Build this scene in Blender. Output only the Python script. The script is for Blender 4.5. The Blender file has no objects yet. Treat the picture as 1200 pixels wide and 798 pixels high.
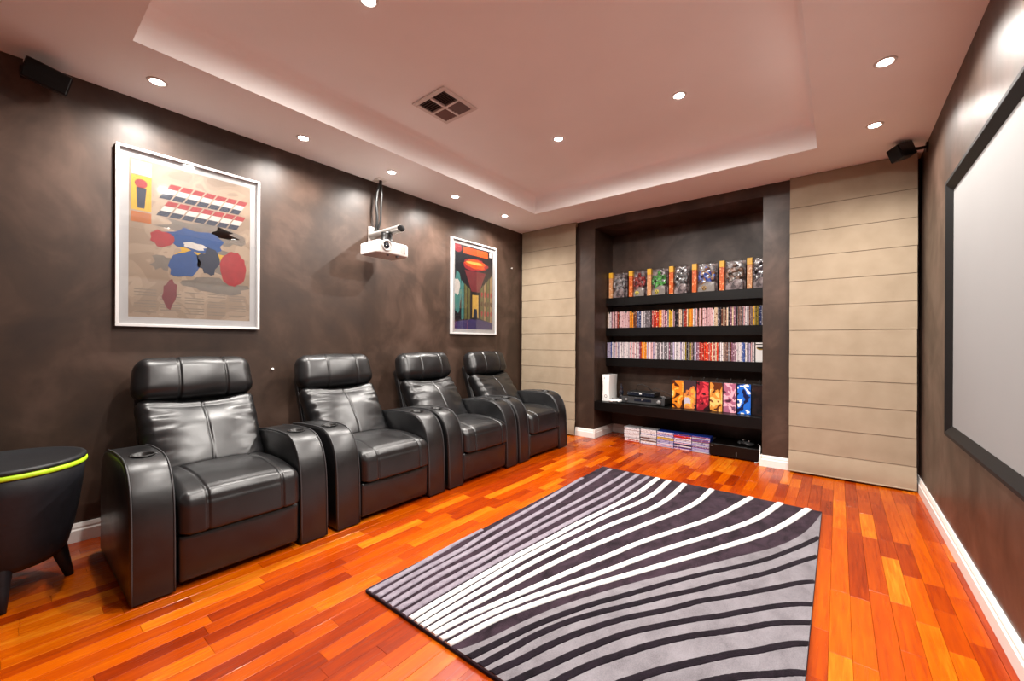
import bpy, bmesh, math, random
from mathutils import Vector, Matrix, noise

random.seed(7)
scene = bpy.context.scene
COL = scene.collection

# ------------------------------------------------------------------ camera
F, TH, Y0, ROLL, H = 480.319, .6719, 401.85, -.005, 1.10
cam_d = bpy.data.cameras.new('camera')
cam = bpy.data.objects.new('camera', cam_d)
COL.objects.link(cam)
cam_d.sensor_width = 36.0
cam_d.lens = F / 1200 * 36
cam_d.shift_y = (Y0 - 399) / 1200
cam_d.clip_start = 0.02
cam.matrix_world = (Matrix.Translation((0, 0, H)) @ Matrix.Rotation(TH, 4, 'Z')
                    @ Matrix.Rotation(math.pi / 2, 4, 'X') @ Matrix.Rotation(-ROLL, 4, 'Z'))
scene.camera = cam

# ------------------------------------------------------------------ world, exposure, lamps
world = bpy.data.worlds.new('world')
scene.world = world
world.use_nodes = True
world.node_tree.nodes['Background'].inputs[0].default_value = (.6, .65, .75, 1)
world.node_tree.nodes['Background'].inputs[1].default_value = .05
vs = scene.view_settings
vs.view_transform = 'Standard'
vs.look = 'None'
vs.gamma = 1
vs.use_curve_mapping = False
vs.exposure = 0.75
LAMP_W, TRAY_W = 54.0, 72.0
LAMP_COL = (1.0, .95, .89)
LAMP_ANGLE, LAMP_BLEND = 152, .80      # bulkhead lamps
TRAY_ANGLE, TRAY_BLEND = 180, .62     # wide lamps in the raised tray

# room
ZC, ZT = 2.538, 2.738
XL, XR, YB, YF = -3.263, .490, 4.316, -.75
TX0, TX1, TY0, TY1 = -2.647, -.125, .401, 3.734


def pix_floor(px, py, z=0.0):
    """photo pixel -> point on the horizontal plane z"""
    a, b = px - 600, py - Y0
    u = a * math.cos(ROLL) + b * math.sin(ROLL)
    v = -a * math.sin(ROLL) + b * math.cos(ROLL)
    r, zz = u / F, -v / F
    t = (z - H) / zz
    return ((r * math.cos(TH) - math.sin(TH)) * t, (r * math.sin(TH) + math.cos(TH)) * t)


# ------------------------------------------------------------------ materials
def lin(c):
    if isinstance(c, str):
        c = tuple(int(c[i:i + 2], 16) / 255 for i in (0, 2, 4))
        c = tuple(x / 12.92 if x <= .04045 else ((x + .055) / 1.055) ** 2.4 for x in c)
    return (c[0], c[1], c[2], 1)


class Nodes:
    def __init__(s, name):
        s.m = bpy.data.materials.new(name)
        s.m.use_nodes = True
        s.t = s.m.node_tree
        s.b = s.t.nodes['Principled BSDF']
        s.out = s.t.nodes['Material Output']

    def n(s, typ, **kw):
        nd = s.t.nodes.new(typ)
        for k, v in kw.items():
            setattr(nd, k, v)
        return nd

    def l(s, a, b):
        s.t.links.new(a, b)

    def coords(s, scale=(1, 1, 1), kind='Object', rot=(0, 0, 0)):
        tc = s.n('ShaderNodeTexCoord')
        mp = s.n('ShaderNodeMapping')
        mp.inputs['Scale'].default_value = scale
        mp.inputs['Rotation'].default_value = rot
        s.l(tc.outputs[kind], mp.inputs[0])
        return mp.outputs[0]

    def noise(s, vec, scale, detail=4, rough=.5, dist=0):
        nz = s.n('ShaderNodeTexNoise')
        nz.inputs['Scale'].default_value = scale
        nz.inputs['Detail'].default_value = detail
        nz.inputs['Roughness'].default_value = rough
        nz.inputs['Distortion'].default_value = dist
        if vec is not None:
            s.l(vec, nz.inputs['Vector'])
        return nz.outputs['Fac']

    def ramp(s, fac, stops, interp='LINEAR'):
        r = s.n('ShaderNodeValToRGB')
        r.color_ramp.interpolation = interp
        el = r.color_ramp.elements
        while len(el) < len(stops):
            el.new(.5)
        for e, (p, c) in zip(el, stops):
            e.position = p
            e.color = lin(c)
        s.l(fac, r.inputs[0])
        return r.outputs[0]

    def bump(s, fac, strength=.2, dist=.01):
        b = s.n('ShaderNodeBump')
        b.inputs['Strength'].default_value = strength
        b.inputs['Distance'].default_value = dist
        s.l(fac, b.inputs['Height'])
        s.l(b.outputs[0], s.b.inputs['Normal'])

    def math(s, op, a, b):
        m = s.n('ShaderNodeMath', operation=op)
        for i, v in enumerate((a, b)):
            if isinstance(v, (int, float)):
                m.inputs[i].default_value = v
            else:
                s.l(v, m.inputs[i])
        return m.outputs[0]


def setp(b, rough=.5, metal=0, spec=.5, coat=0, coat_rough=.1, sheen=0):
    b.inputs['Roughness'].default_value = rough
    b.inputs['Metallic'].default_value = metal
    b.inputs['Specular IOR Level'].default_value = spec
    b.inputs['Coat Weight'].default_value = coat
    b.inputs['Coat Roughness'].default_value = coat_rough
    b.inputs['Sheen Weight'].default_value = sheen


def pmat(name, c, rough=.5, metal=0, spec=.5, var=.08, scale=20, bump=0, bdist=.002, coat=0, sheen=0):
    """plain procedural paint / plastic: colour with slight noise variation"""
    k = Nodes(name)
    c = lin(c)
    fac = k.noise(k.coords(), scale, 3)
    a = tuple(x * (1 - var) for x in c[:3])
    b = tuple(min(1, x * (1 + var)) for x in c[:3])
    k.l(k.ramp(fac, [(.3, a), (.7, b)]), k.b.inputs['Base Color'])
    setp(k.b, rough, metal, spec, coat, sheen=sheen)
    if bump:
        k.bump(fac, bump, bdist)
    return k.m


def m_plaster(name):
    k = Nodes(name)
    n1 = k.noise(k.coords((1, 1, 1)), 1.3, 5, .55, .9)
    n2 = k.noise(k.coords((1.0, 1.0, .55), rot=(.5, .3, .2)), 4.5, 4, .55, .6)
    n3 = k.noise(k.coords((1, 1, 1), rot=(-.7, .4, 0)), 2.6, 4, .55, 1.2)
    s = k.math('ADD', k.math('MULTIPLY', n1, .45), k.math('ADD', k.math('MULTIPLY', n2, .20), k.math('MULTIPLY', n3, .35)))
    k.l(k.ramp(s, [(.36, '2a1d16'), (.47, '382920'), (.54, '46352c'), (.66, '5d4a40')]), k.b.inputs['Base Color'])
    r = k.ramp(s, [(.35, (.50,) * 3), (.65, (.36,) * 3)])
    setp(k.b, .5, 0, .45)
    k.l(r, k.b.inputs['Roughness'])
    k.bump(s, .12, .006)
    return k.m


def m_wood():
    k = Nodes('floor_wood')
    oi = k.n('ShaderNodeObjectInfo')
    ge = k.n('ShaderNodeNewGeometry')
    rnd = k.math('FRACT', k.math('ADD', oi.outputs['Random'], ge.outputs['Random Per Island']), 0)
    tc = k.n('ShaderNodeTexCoord')
    off = k.n('ShaderNodeVectorMath', operation='ADD')
    cmb = k.n('ShaderNodeCombineXYZ')
    k.l(k.math('MULTIPLY', rnd, 37.0), cmb.inputs[0])
    k.l(k.math('MULTIPLY', rnd, 91.0), cmb.inputs[1])
    k.l(tc.outputs['Object'], off.inputs[0])
    k.l(cmb.outputs[0], off.inputs[1])
    mp = k.n('ShaderNodeMapping')
    mp.inputs['Scale'].default_value = (46, 2.4, 46)
    k.l(off.outputs[0], mp.inputs[0])
    grain = k.noise(mp.outputs[0], 1.6, 6, .62, .6)
    mp2 = k.n('ShaderNodeMapping')
    mp2.inputs['Scale'].default_value = (6, 1.2, 6)
    k.l(off.outputs[0], mp2.inputs[0])
    broad = k.noise(mp2.outputs[0], 1.5, 3, .5, 1.0)
    tone = k.math('ADD', k.math('ADD', k.math('MULTIPLY', rnd, .44), .03),
                  k.math('ADD', k.math('MULTIPLY', grain, .46), k.math('MULTIPLY', broad, .22)))
    col = k.ramp(tone, [(.28, '681a00'), (.44, '882a00'), (.58, 'a03c00'), (.74, 'b45000'), (.92, 'cc7a18')])
    k.l(col, k.b.inputs['Base Color'])
    setp(k.b, .24, 0, .20, coat=.06, coat_rough=.10)
    k.l(k.ramp(grain, [(.3, (.30,) * 3), (.7, (.20,) * 3)]), k.b.inputs['Roughness'])
    k.bump(grain, .05, .002)
    return k.m


def m_leather():
    k = Nodes('black_leather')
    f1 = k.noise(k.coords(), 260, 2)
    f2 = k.noise(k.coords((1, 1.6, 1.6)), 7, 3, .5, 0)
    f = k.math('ADD', k.math('MULTIPLY', f1, .03), k.math('MULTIPLY', f2, .8))
    k.l(k.ramp(f2, [(.3, (.0035, .0035, .004)), (.7, (.007, .007, .008))]), k.b.inputs['Base Color'])
    setp(k.b, .30, 0, .70)
    k.l(k.ramp(f2, [(.3, (.32,) * 3), (.75, (.40,) * 3)]), k.b.inputs['Roughness'])
    k.bump(f, .20, .006)
    return k.m


def m_pile(name, a, b, scale=30):
    k = Nodes(name)
    f1 = k.noise(k.coords((1, 1, 1)), 420, 2)
    f2 = k.noise(k.coords((1, .6, 1)), scale, 4, .6, .5)
    s = k.math('ADD', k.math('MULTIPLY', f1, .45), k.math('MULTIPLY', f2, .55))
    k.l(k.ramp(s, [(.34, a), (.62, b)]), k.b.inputs['Base Color'])
    setp(k.b, .95, 0, .05, sheen=.05)
    k.bump(s, .8, .006)
    return k.m


def m_blind():
    k = Nodes('blind_fabric')
    f = k.noise(k.coords((1, 1, 1)), 6, 4)
    w = k.noise(k.coords((400, 400, 30)), 1, 2)
    k.l(k.ramp(f, [(.3, '958570'), (.7, 'a1917c')]), k.b.inputs['Base Color'])
    setp(k.b, .8, 0, .2)
    k.bump(w, .12, .001)
    return k.m


def m_emit(name, c, s):
    k = Nodes(name)
    k.b.inputs['Base Color'].default_value = lin(c)
    k.b.inputs['Emission Color'].default_value = lin(c)
    k.b.inputs['Emission Strength'].default_value = s
    return k.m


def m_clear(name, gloss=.08, rough=.05, tint='ffffff'):
    """thin clear sheet: mostly see-through, with a surface reflection"""
    k = Nodes(name)
    tr = k.n('ShaderNodeBsdfTransparent')
    tr.inputs[0].default_value = lin(tint)
    gl = k.n('ShaderNodeBsdfGlossy')
    gl.inputs['Roughness'].default_value = rough
    lw = k.n('ShaderNodeLayerWeight')
    lw.inputs[0].default_value = .12
    mx = k.n('ShaderNodeMixShader')
    k.l(k.math('ADD', k.math('MULTIPLY', lw.outputs['Facing'], .6), gloss * .5), mx.inputs[0])
    k.l(tr.outputs[0], mx.inputs[1])
    k.l(gl.outputs[0], mx.inputs[2])
    k.l(mx.outputs[0], k.out.inputs['Surface'])
    return k.m


def m_abstract(name, cols, scale=14, seed=0., rough=.35):
    """printed picture: flat irregular patches of a few colours"""
    k = Nodes(name)
    tc = k.n('ShaderNodeTexCoord')
    mp = k.n('ShaderNodeMapping')
    mp.inputs['Location'].default_value = (seed, seed * 1.7, seed * .6)
    k.l(tc.outputs['Object'], mp.inputs[0])
    f = k.noise(mp.outputs[0], scale, 2, .5, .5)
    n = len(cols)
    st = [(0, cols[0])] + [(.34 + .32 * i / (n - 1), cols[i]) for i in range(1, n)]
    k.l(k.ramp(f, st, 'CONSTANT'), k.b.inputs['Base Color'])
    setp(k.b, rough, 0, .4)
    return k.m


def m_spine(name, base, ink, seed):
    k = Nodes(name)
    oi = k.n('ShaderNodeObjectInfo')
    tc = k.n('ShaderNodeTexCoord')
    cmb = k.n('ShaderNodeCombineXYZ')
    k.l(k.math('MULTIPLY', oi.outputs['Random'], 60.), cmb.inputs[2])
    cmb.inputs[0].default_value = seed
    ad = k.n('ShaderNodeVectorMath', operation='ADD')
    k.l(tc.outputs['Object'], ad.inputs[0])
    k.l(cmb.outputs[0], ad.inputs[1])
    mp = k.n('ShaderNodeMapping')
    mp.inputs['Scale'].default_value = (40, 40, 46)
    k.l(ad.outputs[0], mp.inputs[0])
    f = k.noise(mp.outputs[0], 1, 2, .5, 0)
    b = lin(base)
    lo = tuple(x * .8 for x in b[:3])
    k.l(k.ramp(f, [(0, lo), (.40, base), (.585, ink)], 'CONSTANT'), k.b.inputs['Base Color'])
    setp(k.b, .3, 0, .4)
    return k.m


M = dict(
    plaster=m_plaster('brown_plaster'),
    wood=m_wood(),
    leather=m_leather(),
    seam=pmat('leather_seam', (.006, .006, .007), .6, var=.1),
    thread=pmat('leather_welt', (.045, .045, .048), .4, var=.2, scale=300),
    ceiling=pmat('ceiling_paint', (.91, .885, .87), .75, spec=.2, var=.015, scale=3),
    trim=pmat('white_trim', (.80, .76, .72), .35, var=.02),
    white_gloss=pmat('white_gloss_frame', (.60, .59, .585), .3, var=.02),
    mat_board=pmat('white_mat_board', (.33, .325, .325), .6, var=.02),
    blind=m_blind(),
    black=pmat('black_satin', (.008, .0075, .0075), .35, var=.2),
    black_matte=pmat('black_velvet', (.006, .006, .006), .75, spec=.25, var=.2),
    shelf=pmat('black_brown_shelf', (.0022, .0016, .0015), .36, spec=.28, var=.25, scale=8),
    screen=pmat('screen_fabric', (.235, .23, .228), .85, spec=.15, var=.01, scale=3),
    frame_velvet=pmat('screen_frame_velvet', (.004, .0035, .0035), .6, spec=.25, var=.2, scale=80),
    proj=pmat('projector_white', (.72, .69, .66), .35, var=.03),
    silver=pmat('silver_tube', (.60, .58, .56), .3, metal=.7, var=.05),
    darkgrey=pmat('dark_grey_plastic', (.035, .035, .037), .45, var=.15),
    grey=pmat('mid_grey_plastic', (.22, .21, .21), .45, var=.1),
    lens=pmat('lens_glass', (.01, .012, .02), .04, spec=.8, var=.1),
    lime=pmat('lime_rubber', (.50, .80, .02), .4, var=.05),
    barrel=pmat('charcoal_barrel', (.010, .010, .013), .5, spec=.35, var=.2, scale=40, bump=.1),
    lid=pmat('charcoal_lid', (.012, .0125, .0145), .5, spec=.35, var=.15, scale=40),
    white_plastic=pmat('white_plastic', (.80, .79, .77), .35, var=.02),
    lamp_glass=m_emit('lamp_glass', (1, .95, .88), 26),
    lamp_trim=pmat('lamp_trim', (.75, .71, .68), .4, var=.02),
    vent=pmat('vent_white', (.70, .64, .61), .5, var=.03),
    vent_slat=pmat('vent_slat', (.20, .135, .125), .5, var=.05),
    vent_dark=pmat('vent_duct', (.012, .009, .009), .7, var=.2),
    clear=m_clear('clear_plastic', .10, .18),
    glass=m_clear('picture_glass', .05, .03),
    rug_dark=m_pile('rug_plum', '0c070b', '3c2d37', 14),
    rug_band=m_pile('rug_charcoal', '0c080c', '1e161e', 30),
    rug_lilac=m_pile('rug_lilac', '6e6570', '928a94', 30),
    rug_white=m_pile('rug_white', 'c4c2c0', 'dedcda', 30),
    rug_grey=m_pile('rug_grey', '5e595d', '807b80', 9),
    cable=pmat('black_cable', (.01, .01, .01), .45, var=.1),
    duct_metal=pmat('bracket_metal', (.25, .24, .23), .4, metal=.6, var=.1),
)


# ------------------------------------------------------------------ mesh helpers
class MB:
    def __init__(s):
        s.bm = bmesh.new()
        s.mats = []
        s.cur = 0

    def mat(s, m):
        if m not in s.mats:
            s.mats.append(m)
        s.cur = s.mats.index(m)
        return s

    def _f(s, vs, smooth=False):
        try:
            f = s.bm.faces.new(vs)
            f.material_index = s.cur
            f.smooth = smooth
            return f
        except ValueError:
            return None

    def box(s, x0, x1, y0, y1, z0, z1, bev=0, seg=2, mx=None):
        vs = [s.bm.verts.new((x, y, z)) for z in (z0, z1) for y in (y0, y1) for x in (x0, x1)]
        fs = [s._f([vs[i] for i in q]) for q in
              ((0, 2, 3, 1), (4, 5, 7, 6), (0, 1, 5, 4), (2, 6, 7, 3), (0, 4, 6, 2), (1, 3, 7, 5))]
        geo = list(vs)
        if bev:
            ed = list({e for f in fs for e in f.edges})
            r = bmesh.ops.bevel(s.bm, geom=ed, offset=bev, segments=seg, profile=.5, affect='EDGES', clamp_overlap=True)
            geo = list({v for f in r['faces'] for v in f.verts} | {v for v in vs if v.is_valid})
            for f in r['faces']:
                f.smooth = True
                f.material_index = s.cur
        if mx is not None:
            bmesh.ops.transform(s.bm, matrix=mx, verts=[v for v in geo if v.is_valid])
        return s

    def prism(s, poly, axis, lo, hi, bev=0, seg=2, mx=None):
        """poly: 2D outline in the two other axes (x: (y,z), y: (x,z), z: (x,y))"""
        def P(p, t):
            return {'x': (t, p[0], p[1]), 'y': (p[0], t, p[1]), 'z': (p[0], p[1], t)}[axis]
        a = [s.bm.verts.new(P(p, lo)) for p in poly]
        b = [s.bm.verts.new(P(p, hi)) for p in poly]
        n = len(poly)
        fs = [s._f(a), s._f(list(reversed(b)))]
        caps = [f for f in fs if f]
        for i in range(n):
            fs.append(s._f([a[i], b[i], b[(i + 1) % n], a[(i + 1) % n]]))
        bmesh.ops.recalc_face_normals(s.bm, faces=[f for f in fs if f])
        geo = a + b
        if bev:
            ed = list({e for f in caps for e in f.edges})
            r = bmesh.ops.bevel(s.bm, geom=ed, offset=bev, segments=seg, profile=.5, affect='EDGES', clamp_overlap=True)
            for f in r['faces']:
                f.material_index = s.cur
            geo = list({v for f in r['faces'] for v in f.verts} | {v for v in geo if v.is_valid})
        if mx is not None:
            bmesh.ops.transform(s.bm, matrix=mx, verts=[v for v in geo if v.is_valid])
        return s

    def lathe(s, prof, seg=32, mx=None, sx=1, sy=1):
        """prof: list of (r, z); revolved about z; r==0 closes"""
        rings = []
        allv = []
        for r, z in prof:
            if r < 1e-6:
                v = s.bm.verts.new((0, 0, z))
                rings.append([v])
                allv.append(v)
            else:
                ring = [s.bm.verts.new((sx * r * math.cos(2 * math.pi * i / seg), sy * r * math.sin(2 * math.pi * i / seg), z)) for i in range(seg)]
                rings.append(ring)
                allv += ring
        for A, B in zip(rings, rings[1:]):
            for i in range(seg):
                j = (i + 1) % seg
                if len(A) == 1 and len(B) == 1:
                    continue
                if len(A) == 1:
                    s._f([A[0], B[j], B[i]], True)
                elif len(B) == 1:
                    s._f([A[i], A[j], B[0]], True)
                else:
                    s._f([A[i], A[j], B[j], B[i]], True)
        if mx is not None:
            bmesh.ops.transform(s.bm, matrix=mx, verts=allv)
        return s

    def tube(s, pts, r, seg=8, closed=False, cap=True):
        pts = [Vector(p) for p in pts]
        n = len(pts)
        rr = r if isinstance(r, (list, tuple)) else [r] * n
        rings = []
        up = None
        for i, p in enumerate(pts):
            d = ((pts[(i + 1) % n] if closed or i < n - 1 else p) - (pts[i - 1] if closed or i > 0 else p)).normalized()
            if up is None:
                up = Vector((0, 0, 1)) if abs(d.z) < .9 else Vector((1, 0, 0))
            a = d.cross(up).normalized()
            b = a.cross(d).normalized()
            up = b
            rings.append([s.bm.verts.new(p + rr[i] * (math.cos(2 * math.pi * k / seg) * a + math.sin(2 * math.pi * k / seg) * b)) for k in range(seg)])
        prs = list(zip(rings, rings[1:])) + ([(rings[-1], rings[0])] if closed else [])
        for A, B in prs:
            for i in range(seg):
                j = (i + 1) % seg
                s._f([A[i], A[j], B[j], B[i]], True)
        if cap and not closed:
            s._f(list(reversed(rings[0])))
            s._f(rings[-1])
        return s

    def quad(s, *p):
        s._f([s.bm.verts.new(q) for q in p])
        return s

    def build(s, name, mat=None, parent=None, loc=None, smooth=None, rot=None):
        me = bpy.data.meshes.new(name)
        bmesh.ops.recalc_face_normals(s.bm, faces=s.bm.faces[:])
        s.bm.to_mesh(me)
        s.bm.free()
        for m in ([mat] if mat is not None and not s.mats else s.mats):
            me.materials.append(m)
        if smooth:
            for p in me.polygons:
                p.use_smooth = True
            me.set_sharp_from_angle(angle=math.radians(smooth))
        o = bpy.data.objects.new(name, me)
        COL.objects.link(o)
        if parent is not None:
            o.parent = parent
        if loc is not None:
            o.location = loc
        if rot is not None:
            o.rotation_euler = rot
        return o


def tag(o, label=None, cat=None, group=None, kind=None):
    for k, v in (('label', label), ('category', cat), ('group', group), ('kind', kind)):
        if v:
            o[k] = v
    return o


def thing(name, loc, label, cat, group=None, rz=0):
    o = bpy.data.objects.new(name, None)
    COL.objects.link(o)
    o.location = loc
    o.rotation_euler = (0, 0, rz)
    o.empty_display_size = .05
    return tag(o, label, cat, group)


def copy_tree(o, parent=None):
    c = o.copy()
    COL.objects.link(c)
    c.parent = parent
    for ch in list(o.children):
        copy_tree(ch, c)
    return c


def struct(o):
    o['kind'] = 'structure'
    return o


def T(x=0, y=0, z=0):
    return Matrix.Translation((x, y, z))


def R(deg, ax):
    return Matrix.Rotation(math.radians(deg), 4, ax)


# ------------------------------------------------------------------ room shell
mb = MB()
mb.box(XL - .12, XL, YF - .12, YB + .9, 0, ZC + .3)
struct(mb.build('wall_left', M['plaster']))
mb = MB()
mb.box(XR, XR + .12, YF - .12, YB + .9, 0, ZC + .3)
struct(mb.build('wall_right', M['plaster']))
mb = MB()
mb.box(XL, XR, YF - .12, YF, 0, ZC + .3)
struct(mb.build('wall_front', M['plaster']))

RX0, RX1, RD, RZ = -2.212, -.535, .484, 2.437          # display recess
PX0, PX1 = -2.452, -.322                                # outer edges of the two piers
YW = YB + .11                                           # wall behind the blinds
mb = MB()
for (x0, x1, y0, y1, z0, z1) in (
        (PX0, RX0, YB, YB + .75, 0, ZC + .02), (RX1, PX1, YB, YB + .75, 0, ZC + .02),
        (RX0, RX1, YB, YB + .75, RZ, ZC + .02), (RX0, RX1, YB + RD, YB + .75, 0, RZ),
        (XL, PX0, YW, YB + .75, 0, ZC + .02), (PX1, XR, YW, YB + .75, 0, ZC + .02)):
    mb.box(x0, x1, y0, y1, z0, z1)
struct(mb.build('wall_back', M['plaster']))

# ceiling: lowered border with a coved tray
mb = MB()
bm = mb.bm
out = [(XL - .02, YF - .02), (XR + .02, YF - .02), (XR + .02, YB + .2), (XL - .02, YB + .2)]
rings = [[bm.verts.new((x, y, ZC)) for x, y in out]]
prof = [(0, 0), (0, .10)] + [(.10 * (1 - math.cos(a)), .10 + .10 * math.sin(a)) for a in [math.radians(15 * k) for k in range(1, 7)]]
for off, dz in prof:
    rings.append([bm.verts.new((x, y, ZC + dz)) for x, y in
                  ((TX0 + off, TY0 + off), (TX1 - off, TY0 + off), (TX1 - off, TY1 - off), (TX0 + off, TY1 - off))])
for n_, (A, B) in enumerate(zip(rings, rings[1:])):
    for i in range(4):
        f = bm.faces.new([A[i], A[(i + 1) % 4], B[(i + 1) % 4], B[i]])
        f.smooth = n_ >= 2
bm.faces.new(rings[-1])
# roof slab above
mb.box(XL - .1, XR + .1, YF - .1, YB + .8, ZT + .01, ZT + .1)
ceil_o = struct(mb.build('ceiling', M['ceiling'], smooth=35))


# skirting boards
def base_profile(h=.10, t=.018):
    return [(0, 0), (t, 0), (t, h * .62), (t * .72, h * .70), (t * .72, h * .80), (t * .35, h), (0, h)]


def baseboard(name, runs):
    """runs: (axis, wall coordinate, direction of the room, lo, hi)"""
    mb = MB()
    for ax, w, sgn, lo, hi in runs:
        pr = [(w + sgn * (a + .0005), b + .001) for a, b in base_profile()]
        mb.prism(pr, 'y' if ax == 'x' else 'x', lo, hi)
    struct(mb.build(name, M['trim']))


baseboard('baseboard_left', [('x', XL, 1, YF, YW)])
baseboard('baseboard_right', [('x', XR, -1, YF, YW)])
baseboard('baseboard_back_left', [('y', YB, -1, PX0, RX0 + .018), ('x', RX0, 1, YB - .018, YB + RD)])
baseboard('baseboard_back_right', [('y', YB, -1, RX1 - .018, PX1), ('x', RX1, -1, YB - .018, YB + RD)])
baseboard('baseboard_recess', [('y', YB + RD, -1, RX0 + .02, RX1 - .02)])

# floor: sub-floor plus single boards
mb = MB()
mb.box(XL - .1, XR + .1, YF - .1, YB + .8, -.08, -.0125)
floor = struct(mb.build('floor', pmat('floor_joint', (.05, .012, .004), .5)))
rf = random.Random(11)
PW = .0675
boards = []
x = XL + .0005
while x < XR - .01:
    w = min(PW, XR - x)
    y = YF - rf.random() * .5
    yend = YB + RD
    while y < yend:
        L = rf.choice((.24, .30, .36, .42, .48, .56, .66, .80))
        a, b = max(y, YF), min(y + L, yend)
        if b - a > .02:
            boards.append((x, x + w, a, b))
        y += L
    x += PW


def shows(x0, x1, y0, y1):
    """projected size of a board in the photograph, 0 when it is out of view"""
    cx, cy = (x0 + x1) / 2, (y0 + y1) / 2
    d = -cx * math.sin(TH) + cy * math.cos(TH)
    if d < .3:
        return 0
    u = 600 + F * (cx * math.cos(TH) + cy * math.sin(TH)) / d
    v = Y0 + F * H / d
    if not (-30 < u < 1230 and v < 840):
        return 0
    if -1.60 < cx < -.09 and 1.03 < cy < 3.31:
        return 0
    if cx < -2.3 and .35 < cy < 3.8:
        return 0
    return (x1 - x0) * (y1 - y0) * F * F * H / d ** 3


boards.sort(key=lambda q: -shows(*q))
cache = {}
for (x0, x1, y0, y1) in boards[:300]:
    key = (round(x1 - x0, 4), round(y1 - y0, 2))
    L = key[1]
    if key not in cache:
        m_ = MB()
        g = .0004
        m_.box(-(x1 - x0) / 2 + g, (x1 - x0) / 2 - g, -(y1 - y0) / 2 + g, (y1 - y0) / 2 - g, -.012, 0)
        top = [e for e in m_.bm.edges if all(abs(v.co.z) < 1e-6 for v in e.verts)]
        bmesh.ops.bevel(m_.bm, geom=top, offset=.0007, segments=1, affect='EDGES')
        o = m_.build('board', M['wood'], floor)
        cache[key] = o.data
    else:
        o = bpy.data.objects.new('board', cache[key])
        COL.objects.link(o)
        o.parent = floor
    o.location = ((x0 + x1) / 2, (y0 + y1) / 2, 0)
mb = MB()
for (x0, x1, y0, y1) in boards[300:]:
    mb.box(x0 + .0004, x1 - .0004, y0 + .0004, y1 - .0004, -.012, 0)
o = mb.build('board_field', M['wood'], floor)
o['kind'] = 'stuff'


# ------------------------------------------------------------------ downlights
def make_downlight():
    t = thing('downlight', (0, 0, 0), 'x', 'downlight')
    m_ = MB()
    m_.lathe([(.032, -.001), (.032, -.004), (.037, -.006), (.045, -.004), (.047, -.0005), (.032, -.0005)], 28)
    m_.build('trim_ring', M['lamp_trim'], t)
    m_ = MB()
    m_.lathe([(0, -.003), (.02, -.0028), (.030, -.0015), (.030, -.0008), (0, -.0008)], 24)
    m_.build('lamp_lens', M['lamp_glass'], t)
    return t


dl0 = make_downlight()
LY = (.549, 1.341, 2.075, 2.807, 3.573)
spots = [(-2.957, y, ZC, 'recessed downlight in the lowered ceiling border above the poster wall', 'downlights above the poster wall') for y in LY]
spots += [(.183, y, ZC, 'recessed downlight in the lowered ceiling border above the projection screen', 'downlights above the screen wall') for y in LY]
spots += [(-1.765, 1.104, ZT, 'recessed downlight in the raised ceiling tray beyond the vent from the shelves', 'downlights in the ceiling tray'),
          (-1.760, 2.797, ZT, 'recessed downlight in the raised ceiling tray between the vent and the corner blind', 'downlights in the ceiling tray'),
          (-.827, 2.797, ZT, 'recessed downlight in the raised ceiling tray between the shelves and the projection screen', 'downlights in the ceiling tray'),
          (-.827, 1.104, ZT, 'recessed downlight in the raised ceiling tray beside the projection screen', 'downlights in the ceiling tray')]
for i, (x, y, z, lab, grp) in enumerate(spots):
    t = dl0 if i == 0 else copy_tree(dl0)
    t.location = (x, y, z)
    tag(t, lab, None, grp)
    ld = bpy.data.lights.new('downlight_lamp', 'SPOT')
    ld.energy = TRAY_W if z > ZC + .05 else LAMP_W
    ld.color = LAMP_COL
    ld.spot_size = math.radians(TRAY_ANGLE if z > ZC + .05 else LAMP_ANGLE)
    ld.spot_blend = TRAY_BLEND if z > ZC + .05 else LAMP_BLEND
    ld.shadow_soft_size = .03
    lo = bpy.data.objects.new('downlight_lamp', ld)
    COL.objects.link(lo)
    lo.location = (x, y, z - .016)


# ------------------------------------------------------------------ roman blinds
FOLDS = [.012, .19, .40, .605, .81, 1.015, 1.22, 1.43, 1.64, 1.845, 2.055, 2.27, ZC - .012]


def blind(x0, x1, y, label):
    t = thing('roman_blind', ((x0 + x1) / 2, y, 0), label, 'blind')
    w = (x1 - x0) / 2
    hr = MB()
    hr.box(-w, w, .004, .035, ZC - .05, ZC - .002)
    hr.build('headrail', M['blind'], t)
    for i, (a, b) in enumerate(zip(FOLDS, FOLDS[1:])):
        m_ = MB()
        d = .0035 if i else .022
        n = 9
        pr = []
        for k in range(n):
            f = k / (n - 1)                       # 0 bottom .. 1 top
            fl = -d * (1 - f) ** 1.5 - (.0012 * math.sin(f * math.pi))
            if i == 0:
                fl = -.020 * math.sin(max(0, min(1, (1 - f) * 1.1)) * math.pi * .62)
            pr.append((fl, a + .0012 + (b - a - .0024) * f))
        back = [(p + .004, z) for p, z in reversed(pr)]
        m_.prism(pr + back, 'x', -w + .001 * (i % 2), w - .001 * (i % 3), bev=0)
        if i:
            m_.tube([(-w + .002, -d + .001, a + .0026), (w - .002, -d + .001, a + .0026)], .0016, 8)
        else:
            m_.tube([(-w + .002, -.017, a + .006), (w - .002, -.017, a + .006)], .006, 10)
        m_.build('fold_panel', M['blind'], t, smooth=30)
    return t


blind(-.330, .463, YB - .045, 'wide cream roman blind hanging beside the projection screen wall')
blind(-3.232, -2.436, YB - .045, 'cream roman blind in the poster wall corner behind the end recliner')


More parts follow.
